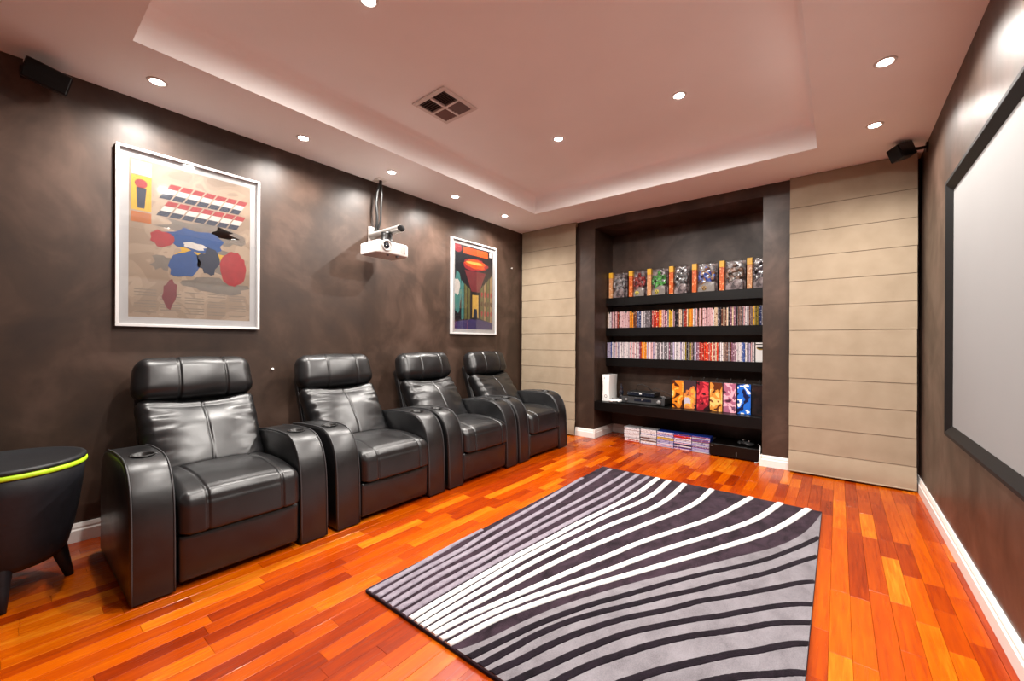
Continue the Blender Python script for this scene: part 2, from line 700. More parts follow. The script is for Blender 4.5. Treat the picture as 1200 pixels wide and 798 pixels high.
# ------------------------------------------------------------------ recliners
def cushion(hx, hy, hz, r, fn=None, n=(16, 40, 16)):
    """rounded box, half sizes hx hy hz; fn(p, nrm) -> displaced point"""
    m_ = MB()
    bm = m_.bm
    idx = {}

    def V(i, j, k):
        key = (i, j, k)
        if key not in idx:
            p = Vector((hx * (2 * i / n[0] - 1), hy * (2 * j / n[1] - 1), hz * (2 * k / n[2] - 1)))
            q = Vector((max(-hx + r, min(hx - r, p.x)), max(-hy + r, min(hy - r, p.y)), max(-hz + r, min(hz - r, p.z))))
            nr = p - q
            nr = nr.normalized() if nr.length > 1e-9 else Vector((0, 0, 1))
            p = q + nr * r
            if fn:
                p = fn(p, nr)
            idx[key] = bm.verts.new(p)
        return idx[key]
    nx, ny, nz = n
    for i in range(nx):
        for j in range(ny):
            for k in (0, nz):
                bm.faces.new([V(i, j, k), V(i + 1, j, k), V(i + 1, j + 1, k), V(i, j + 1, k)]).smooth = True
    for i in range(nx):
        for k in range(nz):
            for j in (0, ny):
                bm.faces.new([V(i, j, k), V(i + 1, j, k), V(i + 1, j, k + 1), V(i, j, k + 1)]).smooth = True
    for j in range(ny):
        for k in range(nz):
            for i in (0, nx):
                bm.faces.new([V(i, j, k), V(i, j + 1, k), V(i, j + 1, k + 1), V(i, j, k + 1)]).smooth = True
    return m_


def gauss(x, s):
    return math.exp(-(x / s) ** 2)


def arm_outline():
    fr = [(0, .010), (-.001, .10), (-.003, .18), (-.006, .25), (-.011, .33), (-.020, .395), (-.034, .445), (-.055, .490),
          (-.085, .528), (-.120, .554), (-.165, .571), (-.215, .578), (-.30, .579), (-.45, .572), (-.58, .558), (-.66, .536),
          (-.71, .50), (-.74, .44), (-.755, .34), (-.76, .010)]
    return fr


ARM_W = .155
CHW = .4175


def cut_arm(mesh_obj):
    cm = MB()
    cm.lathe([(0, .50), (.041, .50), (.041, .70), (0, .70)], 32, mx=T(-.235, 0, 0))
    cut = cm.build('cutter', M['black'])
    md = mesh_obj.modifiers.new('cup', 'BOOLEAN')
    md.operation = 'DIFFERENCE'
    md.object = cut
    md.solver = 'EXACT'
    dg = bpy.context.evaluated_depsgraph_get()
    me = bpy.data.meshes.new_from_object(mesh_obj.evaluated_get(dg))
    mesh_obj.modifiers.clear()
    mesh_obj.data = me
    bpy.data.objects.remove(cut)
    for p in me.polygons:
        p.use_smooth = True
    me.set_sharp_from_angle(angle=math.radians(40))


def make_recliner():
    t = thing('recliner', (0, 0, 0), 'x', 'recliner', 'row of black recliners')
    iw = CHW - ARM_W - .004                                # half width between the arms
    # arms
    first = None
    for s in (-1, 1):
        yc = s * (CHW - ARM_W / 2)
        if first is None:
            m_ = MB()
            m_.prism(arm_outline(), 'y', -ARM_W / 2, ARM_W / 2, bev=.014, seg=3)
            a = m_.build('arm', M['leather'], t)
            cut_arm(a)
            first = a
        else:
            a = bpy.data.objects.new('arm', first.data)
            COL.objects.link(a)
            a.parent = t
        a.location = (0, yc, 0)
        # welts along both edges of the arm band
        ol = arm_outline()
        for e in (-1, 1):
            w_ = MB()
            w_.tube([(px + .0005, e * (ARM_W / 2 - .0075), pz + (.001 if pz > .02 else 0)) for px, pz in ol[:15]], .0034, 6)
            w_.build('welt', M['thread'], a)
        c_ = MB()
        c_.lathe([(.040, .0015), (.0402, -.060), (0, -.060), (0, -.058), (.0385, -.058), (.0385, .002), (.0430, .0045), (.0475, .0035), (.0478, .0005), (.040, .0005)], 32)
        cup = c_.build('cup_holder', M['black'], a, loc=(-.235, 0, .5785))
    # frame below the seat
    m_ = MB()
    m_.box(-.74, -.045, -iw + .004, iw - .004, .03, .255, bev=.006)
    m_.build('base', M['leather'], t)
    for sx in (-.70, -.10):
        for sy in (-iw + .05, iw - .05):
            m_ = MB()
            m_.lathe([(0, .0005), (.020, .0005), (.022, .028), (.0, .028)], 14, mx=T(sx, sy, 0))
            m_.build('foot', M['black'], t)

    # seat
    def fseat(p, nr):
        u = p.y / iw
        q = p.copy()
        if nr.z > .2:
            q.z += .012 * (1 - u * u) * max(0, min(1, (p.x + .30) / .10 + 1.6)) * nr.z
        if nr.x > 0:
            q.x += .012 * (1 - abs(u) ** 3) * nr.x
        if nr.z > -.2:
            q.z -= .050 * max(0, min(1, (p.x - .02) / .29)) ** 1.6
        g = .0065 * (gauss(p.y + .155, .006) + gauss(p.y - .165, .006))
        if p.x > .05 and p.z > -.01:
            g += .005 * gauss((p.x + p.z) - (.29 + .085), .008) * (1 if abs(p.y) < .16 else .3)
        q -= nr * g
        q += nr * .003 * noise.noise(Vector((p.x * 9, p.y * 9, p.z * 9 + 3)))
        return q
    m_ = cushion(.31, iw, .102, .042, fseat, (60, 110, 24))
    seat = m_.build('seat_cushion', M['leather'], t, loc=(-.296, 0, .345), rot=(0, math.radians(-3.5), 0))
    # footrest panel
    def ffoot(p, nr):
        q = p.copy()
        if nr.x > .3:
            q.x += .008 * (1 - (p.y / iw) ** 4) * (1 - (p.z / .11) ** 4)
        return q
    m_ = cushion(.022, iw - .002, .104, .014, ffoot, (8, 40, 16))
    m_.build('footrest_panel', M['leather'], t, loc=(-.026, 0, .136))

    # reclining back: shell, lumbar pillow, head pillow
    pos = T(-.80, 0, .60) @ R(-20, 'Y')
    m_ = cushion(.050, .272, .275, .045, None, (8, 24, 24))
    bmesh.ops.transform(m_.bm, matrix=pos, verts=m_.bm.verts[:])
    shell = m_.build('back_shell', M['leather'], t)
    for s in (-1, 1):
        m_ = MB()
        m_.tube([(pos @ Vector((.030, s * .2725, -.24 + .48 * k / 12))) for k in range(13)], .0035, 6)
        m_.build('welt', M['thread'], shell)

    def fpil(p, nr):
        u, v = p.y / .285, p.z / .240
        q = p.copy()
        q.x += (.050 * (1 - abs(u) ** 2.8) * max(0, 1 - abs(v + .25) ** 2.5)) * max(0, nr.x)
        if v > 0:
            q.z += v * .040 * (abs(u) ** 1.8) - v * .026
        q.y *= 1 - .030 * (1 - v) * .5 + .012 * v
        # gathered creases running in from the sides
        k = max(0, (abs(u) - .35) / .65)
        q.x += max(0, nr.x) * .016 * k * noise.noise(Vector((abs(u) * 1.5 + (4 if u > 0 else 0), v * 6.5, 2.3)))
        q -= nr * .008 * gauss(p.y - .004 * v, .005) * max(0, nr.x)
        q += nr * .006 * noise.noise(Vector((p.x * 6, p.y * 7, p.z * 9 + (8 if u > 0 else 1))))
        return q
    m_ = cushion(.066, .285, .240, .050, fpil, (14, 110, 56))
    bmesh.ops.transform(m_.bm, matrix=T(-.668, 0, .580) @ R(-35, 'Y') @ T(.010, 0, -.040), verts=m_.bm.verts[:])
    m_.build('back_pillow', M['leather'], t)

    def fhead(p, nr):
        u, v = p.y / .293, p.z / .12
        q = p.copy()
        q.x += .022 * (1 - abs(u) ** 3) * (1 - v * v) * max(0, nr.x)
        q.z += .008 * (1 - abs(u) ** 3) * max(0, nr.z) - .016 * (1 - u * u) * max(0, -nr.z)
        q.y *= 1 - .03 * v
        q -= nr * .008 * (gauss(p.y + .095, .005) + gauss(p.y - .135, .005))
        q += nr * .006 * noise.noise(Vector((p.x * 7 + 5, p.y * 7, p.z * 8)))
        return q
    m_ = cushion(.078, .293, .12, .066, fhead, (20, 110, 26))
    bmesh.ops.transform(m_.bm, matrix=T(-.806, 0, .878) @ R(-18, 'Y'), verts=m_.bm.verts[:])
    m_.build('headrest', M['leather'], t)
    return t


rec0 = make_recliner()
rec_lab = ('black leather recliner beside the round charcoal side table',
           'black leather recliner second in the row from the round side table',
           'black leather recliner third in the row from the round side table',
           'black leather recliner under the dark poster, next to the cream corner blind')
for i, (cy, lab) in enumerate(zip((.757, 1.640, 2.512, 3.375), rec_lab)):
    t = rec0 if i == 0 else copy_tree(rec0)
    t.location = (-2.257, cy, 0)
    tag(t, lab)


# ------------------------------------------------------------------ rug
RGX0, RGX1, RGY0, RGY1 = -1.620, -.077, 1.010, 3.334
rug = thing('area_rug', ((RGX0 + RGX1) / 2, (RGY0 + RGY1) / 2, 0), 'plum and grey area rug with flowing white stripes on the timber floor', 'rug')
RC = Vector(((RGX0 + RGX1) / 2, (RGY0 + RGY1) / 2, 0))


def crop(ox, oy, sc, pts):
    return [(ox + a / sc, oy + b / sc) for a, b in pts]


A_ = lambda p: crop(425, 640, 6.65, p)
B_ = lambda p: crop(520, 690, 5.0, p)
C_ = lambda p: crop(540, 540, 6.65, p)
E_ = lambda p: crop(690, 540, 4.138, p)
F_ = lambda p: crop(740, 640, 5.0, p)
ZR = .020
lilac = [
    A_([(70, 362), (380, 190), (690, 8)]) + C_([(0, 625), (70, 590), (150, 548)]),
    A_([(125, 400), (460, 200), (798, 20)]) + C_([(160, 598), (330, 495), (500, 400), (720, 270), (945, 132)]),
    A_([(190, 425), (500, 232), (798, 66)]) + C_([(150, 670), (300, 580), (440, 500), (600, 410), (760, 320), (900, 230), (1050, 140), (1170, 60)]),
    A_([(235, 465), (520, 285), (798, 130)]) + C_([(130, 760), (300, 655), (450, 570), (600, 482), (750, 400), (900, 320), (1050, 235), (1197, 150)]) + E_([(188, 52)]),
    A_([(285, 500), (540, 345), (798, 200)]) + C_([(300, 710), (450, 620), (600, 540), (750, 455), (900, 380), (1050, 300), (1197, 222)]) + E_([(238, 63)]),
    A_([(345, 535), (560, 400), (798, 262)]) + C_([(300, 775), (450, 692), (600, 610), (750, 530), (900, 450), (1050, 367), (1197, 290)]) + E_([(288, 73)]),
]
white = [
    A_([(390, 570), (560, 460), (798, 318)]) + C_([(450, 738), (600, 660), (750, 580), (900, 492), (1050, 420), (1197, 345)]) + E_([(170, 190), (250, 145), (335, 80)]),
    A_([(435, 600), (600, 495), (798, 372)]) + C_([(450, 785), (600, 705), (750, 625), (900, 550), (1050, 470), (1197, 397)]) + E_([(230, 205), (320, 155), (390, 92)]),
    A_([(475, 630), (640, 530), (798, 432)]) + C_([(570, 790), (750, 700), (900, 622), (1050, 548), (1197, 480)]) + E_([(300, 230), (400, 168), (466, 107)]),
    A_([(530, 660), (660, 580), (798, 500)]) + C_([(750, 785), (900, 712), (1050, 650), (1197, 588)]) + E_([(250, 312), (380, 262), (480, 220), (545, 182), (598, 132)]),
    A_([(575, 690), (700, 620), (798, 565)]) + C_([(1050, 775), (1197, 720)]) + E_([(200, 410), (350, 355), (500, 305), (620, 262), (700, 220), (788, 168)]),
    A_([(625, 728), (720, 680), (798, 640)]) + crop(520, 600, 5.7, [(200, 740), (480, 610), (800, 490), (1140, 370)]) + E_([(200, 485), (400, 412), (600, 350), (760, 295), (850, 253), (935, 190)]),
    A_([(690, 768), (798, 720)]) + crop(520, 600, 5.7, [(300, 740), (600, 620), (850, 530), (1140, 440)]) + E_([(200, 545), (400, 485), (600, 425), (760, 375), (880, 333), (980, 280), (1065, 222)]),
]
edge = B_([(85, 368), (150, 355), (230, 325), (340, 262), (480, 190), (700, 95)]) + F_([(0, 215), (250, 150), (500, 85), (820, 0)]) + E_([(880, 418), (1000, 370), (1080, 312), (1138, 238)])
dark = [
    B_([(150, 415), (190, 385), (330, 325), (430, 270), (600, 190), (760, 130), (900, 80)]) + F_([(0, 275), (200, 215), (400, 160), (600, 115), (800, 65)]) + E_([(950, 435), (1050, 395), (1128, 355)]),
    B_([(215, 465), (250, 430), (330, 400), (400, 365), (480, 310), (600, 250), (740, 190), (900, 140)]) + F_([(0, 340), (100, 315), (230, 280), (380, 250), (500, 215), (700, 170), (850, 130), (950, 90), (1105, 40)]),
    B_([(290, 505), (320, 480), (400, 450), (500, 405), (600, 345), (700, 300), (820, 250), (950, 205)]) + F_([(0, 410), (200, 370), (330, 335), (430, 305), (550, 290), (700, 260), (850, 230), (1030, 190), (1092, 190)]),
    B_([(380, 575), (430, 540), (480, 520), (600, 465), (700, 415), (820, 360), (980, 295)]) + F_([(0, 500), (200, 455), (400, 415), (540, 398), (640, 375), (750, 355), (900, 330), (1030, 318), (1078, 324)]),
    B_([(480, 650), (580, 595), (690, 540), (750, 505), (850, 455), (950, 415)]) + F_([(0, 615), (100, 580), (250, 540), (400, 510), (550, 490), (700, 465), (820, 440), (950, 430), (1066, 432)]),
    B_([(640, 790), (800, 680), (950, 600), (1080, 535)]) + F_([(0, 785), (150, 730), (300, 690), (450, 655), (600, 620), (750, 600), (880, 570), (1000, 550), (1052, 555)]),
    F_([(-60, 1060), (100, 970), (280, 865), (440, 795), (550, 768), (700, 745), (850, 735), (1000, 722), (1042, 730)]),
]


def spline(pts, n=90):
    """resample through points with Catmull-Rom, then smooth"""
    P = [Vector((p[0], p[1])) for p in pts]
    P = [2 * P[0] - P[1]] + P + [2 * P[-1] - P[-2]]
    out = []
    for i in range(1, len(P) - 2):
        for k in range(10):
            t_ = k / 10
            a, b, c, d = P[i - 1:i + 3]
            out.append(.5 * ((2 * b) + (c - a) * t_ + (2 * a - 5 * b + 4 * c - d) * t_ ** 2 + (3 * b - a - 3 * c + d) * t_ ** 3))
    out.append(P[-2])
    L = [0]
    for a, b in zip(out, out[1:]):
        L.append(L[-1] + (b - a).length)
    res, j = [], 0
    for k in range(n + 1):
        s_ = L[-1] * k / n
        while j < len(L) - 2 and L[j + 1] < s_:
            j += 1
        f = (s_ - L[j]) / max(1e-9, L[j + 1] - L[j])
        res.append(out[j].lerp(out[j + 1], f))
    for _ in range(14):
        res = [res[0]] + [(res[i - 1] + 2 * res[i] + res[i + 1]) / 4 for i in range(1, len(res) - 1)] + [res[-1]]
    return res


def world_line(px):
    return spline([pix_floor(a, b, ZR) for a, b in px])


def clampr(p, e=.002):
    return Vector((max(RGX0 + e, min(RGX1 - e, p.x)), max(RGY0 + e, min(RGY1 - e, p.y))))


def extend(line, a=.25, b=.03):
    d0 = (line[0] - line[3]).normalized()
    d1 = (line[-1] - line[-4]).normalized()
    return [line[0] + d0 * a * (1 - k / 6) for k in range(6)] + line + [line[-1] + d1 * b * (k / 3) for k in range(1, 4)]


def inside(p):
    return RGX0 <= p.x <= RGX1 and RGY0 <= p.y <= RGY1


def ribbon(name, line, w0, w1, zb, hgt, mat, seed, trim=True):
    line = extend(line)
    ins = [p for p in line if inside(p)]
    i0, i1 = line.index(ins[0]), line.index(ins[-1])
    line = line[max(0, i0 - 1):i1 + 2]
    n = len(line)
    m_ = MB()
    rows = []
    for i, p in enumerate(line):
        d = (line[min(n - 1, i + 1)] - line[max(0, i - 1)]).normalized()
        nn = Vector((-d.y, d.x))
        w = w0 + (w1 - w0) * i / (n - 1)
        wl = w * (1 + .14 * noise.noise(Vector((i * .6, seed, 0)))) / 2
        wr = w * (1 + .14 * noise.noise(Vector((i * .6, seed, 7)))) / 2
        row = []
        for s_, hh in ((-1, 0), (-.93, .75), (-.6, 1), (0, 1.06), (.6, 1), (.93, .75), (1, 0)):
            q = clampr(p + nn * (s_ * (wl if s_ < 0 else wr)))
            row.append(m_.bm.verts.new((q.x - RC.x, q.y - RC.y, zb + hgt * hh)))
        rows.append(row)
    for a, b in zip(rows, rows[1:]):
        for k in range(6):
            m_._f([a[k], a[k + 1], b[k + 1], b[k]], True)
    m_._f(rows[0])
    m_._f(list(reversed(rows[-1])))
    bmesh.ops.remove_doubles(m_.bm, verts=m_.bm.verts[:], dist=1e-5)
    return m_.build(name, mat, rug)


m_ = MB()
m_.box(RGX0 - RC.x, RGX1 - RC.x, RGY0 - RC.y, RGY1 - RC.y, .0005, .0165, bev=.004, seg=2)
m_.build('rug_base', M['rug_dark'], rug)
# light grey field
el = extend(world_line(edge), .02, .01)
el = [clampr(p) for p in el]
poly = [(p.x - RC.x, p.y - RC.y) for p in el]
poly += [(RGX1 - .002 - RC.x, RGY0 + .002 - RC.y)]
m_ = MB()
m_.prism(poly, 'z', .0150, .0205)
m_.build('grey_field', M['rug_grey'], rug)
for i, l in enumerate(lilac):
    ribbon('lilac_stripe', world_line(l), .030, .033 if i > 1 else .030, .0150, .006, M['rug_lilac'], i)
for i, l in enumerate(white):
    ribbon('white_stripe', world_line(l), .0245, .040, .0150, .0075, M['rug_white'], i + 20)
for i, l in enumerate(dark):
    ribbon('dark_stripe', world_line(l), .032, .030, .0195, .0026, M['rug_band'], i + 40)

# ------------------------------------------------------------------ display shelves
SH_Z = (1.648, 1.287, .925)
SH_F = 4.614
YR = YB + RD
for z, lab in zip(SH_Z, ('thick black floating shelf carrying the boxed toy figures', 'thick black floating shelf carrying the upper row of disc cases',
                         'thick black floating shelf carrying the lower row of disc cases')):
    m_ = MB()
    m_.box(RX0 + .001, RX1 - .001, SH_F, YR - .001, z - .098, z, bev=.002, seg=1)
    tag(m_.build('floating_shelf', M['shelf']), lab, 'shelf', 'floating shelves in the recess')
SL = .430
m_ = MB()
m_.box(RX0 + .001, RX1 - .001, YB + .002, YR - .001, SL - .106, SL, bev=.002, seg=1)
tag(m_.build('console_shelf', M['shelf']), 'deep black low shelf under the floating shelves, carrying the white console', 'shelf')

# ------------------------------------------------------------------ disc cases
PAL = {
    'white': ('ded5d6', '8f7f8c'), 'cream': ('d9bfa0', '7d4a33'), 'pale pink': ('d9aeb0', '7e3f4a'), 'red': ('a8281c', 'e0b9a0'),
    'orange': ('e08618', 'f3c35a'), 'yellow': ('d8aa2c', '5d4312'), 'dark blue': ('23305e', 'c9cfdc'), 'blue': ('34539c', 'd5dcea'),
    'grey': ('6b6468', 'b7aeb4'), 'black': ('17131a', '86757c'), 'brown': ('5e3426', 'c09a80'), 'mauve': ('7c4d62', 'd9b9c6'),
    'scarlet': ('cf3418', 'f0c8a8'), 'olive gold': ('8d7a24', '2b220b'), 'lavender': ('b3a9c4', '585070'), 'silver': ('b9b5ba', '6d666e'),
}
SP = {k: m_spine('spine_' + k.replace(' ', '_'), a, b, i * 3.1) for i, (k, (a, b)) in enumerate(PAL.items())}
CASE = {k: pmat('case_' + k, c, .3, var=.05) for k, c in (('black', (.012, .012, .013)), ('blue', (.02, .06, .42)), ('clear', (.55, .54, .56)))}


def case_mesh(w, d, h):
    """standing case: spine faces -y; slot 0 spine, slot 1 case body"""
    m_ = MB()
    m_.mat(SP['white'])
    m_.mat(CASE['black'])
    m_.box(-w / 2, w / 2, 0, d, 0, h)
    bmesh.ops.bevel(m_.bm, geom=[e for e in m_.bm.edges if all(v.co.y < 1e-6 for v in e.verts) and abs(e.verts[0].co.x - e.verts[1].co.x) < 1e-6],
                    offset=.0017, segments=1, affect='EDGES')
    m_.bm.normal_update()
    for f in m_.bm.faces:
        f.material_index = 0 if f.normal.y < -.9 else 1
    o = m_.build('disc_case')
    me = o.data
    bpy.data.objects.remove(o)
    return me


CM = {}


def put_case(w, d, h, loc, spine, body, label, group, rot=(0, 0, 0)):
    key = (w, d, h)
    if key not in CM:
        CM[key] = case_mesh(w, d, h)
    o = bpy.data.objects.new('disc_case', CM[key])
    COL.objects.link(o)
    o.location = loc
    o.rotation_euler = rot
    for i, mm in enumerate((SP[spine], CASE[body])):
        o.material_slots[i].link = 'OBJECT'
        o.material_slots[i].material = mm
    tag(o, label, 'disc case', group)


def pick(zones, f, rr):
    for lim, names in zones:
        if f < lim:
            return rr.choice(names)
    return zones[-1][1][0]


ROW_A = [(.03, ['white', 'cream']), (.13, ['red', 'pale pink', 'mauve', 'pale pink', 'brown']), (.165, ['pale pink', 'cream']), (.19, ['orange']),
         (.215, ['black', 'brown']), (.26, ['dark blue', 'white', 'dark blue']), (.32, ['grey', 'silver', 'grey', 'black']), (.375, ['scarlet', 'red', 'brown']),
         (.395, ['orange']), (.44, ['mauve', 'grey', 'pale pink']), (.455, ['yellow']), (.56, ['brown', 'cream', 'red', 'black', 'mauve', 'grey']),
         (.585, ['yellow', 'orange']), (.61, ['white']), (.66, ['mauve', 'brown', 'pale pink']), (.735, ['white', 'cream', 'pale pink', 'white']),
         (.88, ['brown', 'mauve', 'grey', 'brown', 'cream', 'black']), (.905, ['pale pink', 'white']), (.925, ['brown']), (.955, ['yellow', 'olive gold']), (.975, ['blue', 'dark blue']), (1.1, ['mauve', 'grey', 'pale pink'])]
ROW_B = [(.03, ['blue', 'lavender']), (.10, ['white', 'pale pink', 'lavender', 'white']), (.20, ['white', 'pale pink', 'silver', 'white', 'mauve']), (.255, ['pale pink', 'mauve', 'red', 'white']),
         (.29, ['orange']), (.36, ['white', 'lavender', 'pale pink']), (.46, ['silver', 'grey', 'mauve', 'white', 'grey']), (.54, ['white', 'silver', 'white', 'lavender']),
         (.60, ['olive gold', 'brown', 'olive gold', 'black']), (.63, ['mauve', 'lavender']), (.70, ['scarlet', 'red', 'scarlet']), (.74, ['red', 'cream', 'scarlet']), (.78, ['cream', 'black', 'white']),
         (.84, ['mauve', 'brown', 'mauve', 'grey']), (.865, ['white']), (.885, ['blue', 'dark blue']), (1.1, ['white', 'pale pink', 'lavender'])]
rc = random.Random(5)
for z, zones, xe, row in ((SH_Z[1], ROW_A, RX1 - .006, 'upper'), (SH_Z[2], ROW_B, -.640, 'lower')):
    x0 = RX0 + .012
    x = x0
    full = RX1 - .006 - x0
    seq = []
    while True:
        w = rc.choice((.0135, .0145, .0145, .0145, .0155, .018))
        if x + w > xe:
            break
        h = rc.choice((.190, .190, .190, .188, .186, .172)) if row == 'upper' else rc.choice((.190, .190, .190, .187, .184))
        seq.append((x, w, h, pick(zones, (x - x0) / full, rc)))
        x += w + .0007
    for i, (x, w, h, c) in enumerate(seq):
        if i == 0:
            pos_ = 'at the console end, before a %s one,' % seq[1][3]
        elif i == len(seq) - 1:
            pos_ = 'last after a %s one' % seq[i - 1][3]
        else:
            pos_ = 'between %s and %s ones' % (seq[i - 1][3], seq[i + 1][3])
        put_case(w, .135, h, (x + w / 2, 4.630 + rc.random() * .006, z + .0005), c, 'black' if rc.random() < .8 else 'clear',
                 '%s-spined disc case %s in the %s case row' % (c, pos_, row), 'disc cases in the %s row' % row)
# one case turned face-out at the end of the lower row
k = thing('face_out_case', (-.588, 4.640, SH_Z[2] + .0005), 'white disc case turned face-out at the end of the lower case row', 'disc case')
m_ = MB()
m_.box(-.046, .046, .002, .016, 0, .190, bev=.0015, seg=1)
m_.build('case_body', M['white_plastic'], k)
m_ = MB()
m_.box(-.044, .044, .0006, .002, .168, .178)
m_.build('black_band', M['black'], k)
m_ = MB()
prs = [(.038 * math.cos(a), .142 + .026 * math.sin(a)) for a in [math.pi + math.pi * i / 12 for i in range(13)]]
m_.prism(prs, 'y', .0006, .002)
m_.build('dark_arc', pmat('cover_ochre', (.30, .19, .03), .4), k)
m_ = MB()
prs = [(.036 * math.cos(a), .146 + .017 * math.sin(a)) for a in [math.pi + math.pi * i / 12 for i in range(13)]]
m_.prism(prs, 'y', -.0002, .002)
m_.build('dark_arc', M['black'], k)
m_ = MB()
m_.lathe([(0, 0), (.009, 0), (.009, .0015), (0, .0015)], 16, mx=T(.034, .0018, .075) @ R(90, 'X'))
m_.build('round_mark', M['black'], k)

# stacks of cases lying on the floor
STK = [(-1.800, ['white', 'silver', 'pale pink', 'white', 'red'], 'clear', 'leftmost'), (-1.612, ['white', 'silver', 'lavender', 'brown', 'white'], 'clear', ''),
       (-1.432, ['white', 'lavender', 'yellow', 'blue', 'white'], 'blue', ''), (-1.254, ['scarlet', 'pale pink', 'brown', 'black', 'white'], 'blue', ''),
       (-1.078, ['lavender', 'white', 'blue', 'silver', 'mauve'], 'blue', '')]
stack_name = ('floor stack nearest the white console', 'floor stack second from the console', 'middle floor stack', 'floor stack second from the amplifier',
              'floor stack against the amplifier')
for (xc, cols, body, _), sn in zip(STK, stack_name):
    seq = []
    for i in range(11):
        c = rc.choice(cols)
        if cols[2] == 'yellow':
            c = 'yellow' if i in (5, 6) else rc.choice(['white', 'lavender', 'white', 'pale pink'])
        if cols[0] == 'scarlet':
            c = 'scarlet' if i in (8, 9) else rc.choice(['white', 'pale pink', 'brown', 'white', 'black'])
        seq.append(c)
    for i, c in enumerate(seq):
        if i == 0:
            pos_ = 'lowest, under a %s one,' % seq[1]
        elif i == 10:
            pos_ = 'on top of a %s one' % seq[9]
        else:
            pos_ = 'between %s and %s ones' % (seq[i - 1], seq[i + 1])
        # case lying on its side: spine (-y) forward, long edge along x
        put_case(.0142, .135, .172, (xc - .086 + rc.uniform(-.003, .003), 4.420 + rc.uniform(-.003, .005), .0079 + .0147 * i), c, body,
                 '%s-spined case %s in the %s' % (c, pos_, sn), 'disc cases stacked on the floor', rot=(0, math.pi / 2, 0))

# ------------------------------------------------------------------ boxed toy figures (generic)
yel = pmat('pack_yellow', (.90, .50, .03), .4, var=.05)
orange_strip = m_spine('pack_orange_strip', 'd9652a', 'f2b27a', 4.4)
pink_strip = m_spine('pack_tan_strip', 'd99a6a', 'f0cfa6', 7.7)
card_dark = m_abstract('pack_card', ['4a3f42', '7a6a6c', '988a8a', '5a4a4e'], 22, 3.)
insert_grey = pmat('pack_insert', (.25, .22, .20), .4, var=.1)


def figure_mesh():
    m_ = MB()

    def blob(c, r, sc=(1, 1, 1)):
        g = bmesh.ops.create_icosphere(m_.bm, subdivisions=2, radius=r, matrix=T(*c) @ Matrix.Diagonal((*sc, 1)))
        for f in {f for v in g['verts'] for f in v.link_faces}:
            f.smooth = True
    blob((0, 0, .215), .020, (.9, .9, 1.1))
    blob((0, 0, .160), .038, (1.05, .6, 1.0))
    blob((0, 0, .120), .030, (.9, .6, .9))
    for s in (-1, 1):
        blob((s * .042, 0, .172), .020)
        m_.tube([(s * .042, 0, .172), (s * .056, -.006, .135), (s * .050, -.022, .105)], [.017, .014, .012], 8)
        blob((s * .049, -.024, .100), .015)
        m_.tube([(s * .016, 0, .115), (s * .028, -.004, .066), (s * .030, 0, .020)], [.021, .017, .014], 8)
        blob((s * .031, -.008, .014), .016, (.8, 1.3, .7))
    o = m_.build('figure')
    me = o.data
    bpy.data.objects.remove(o)
    return me


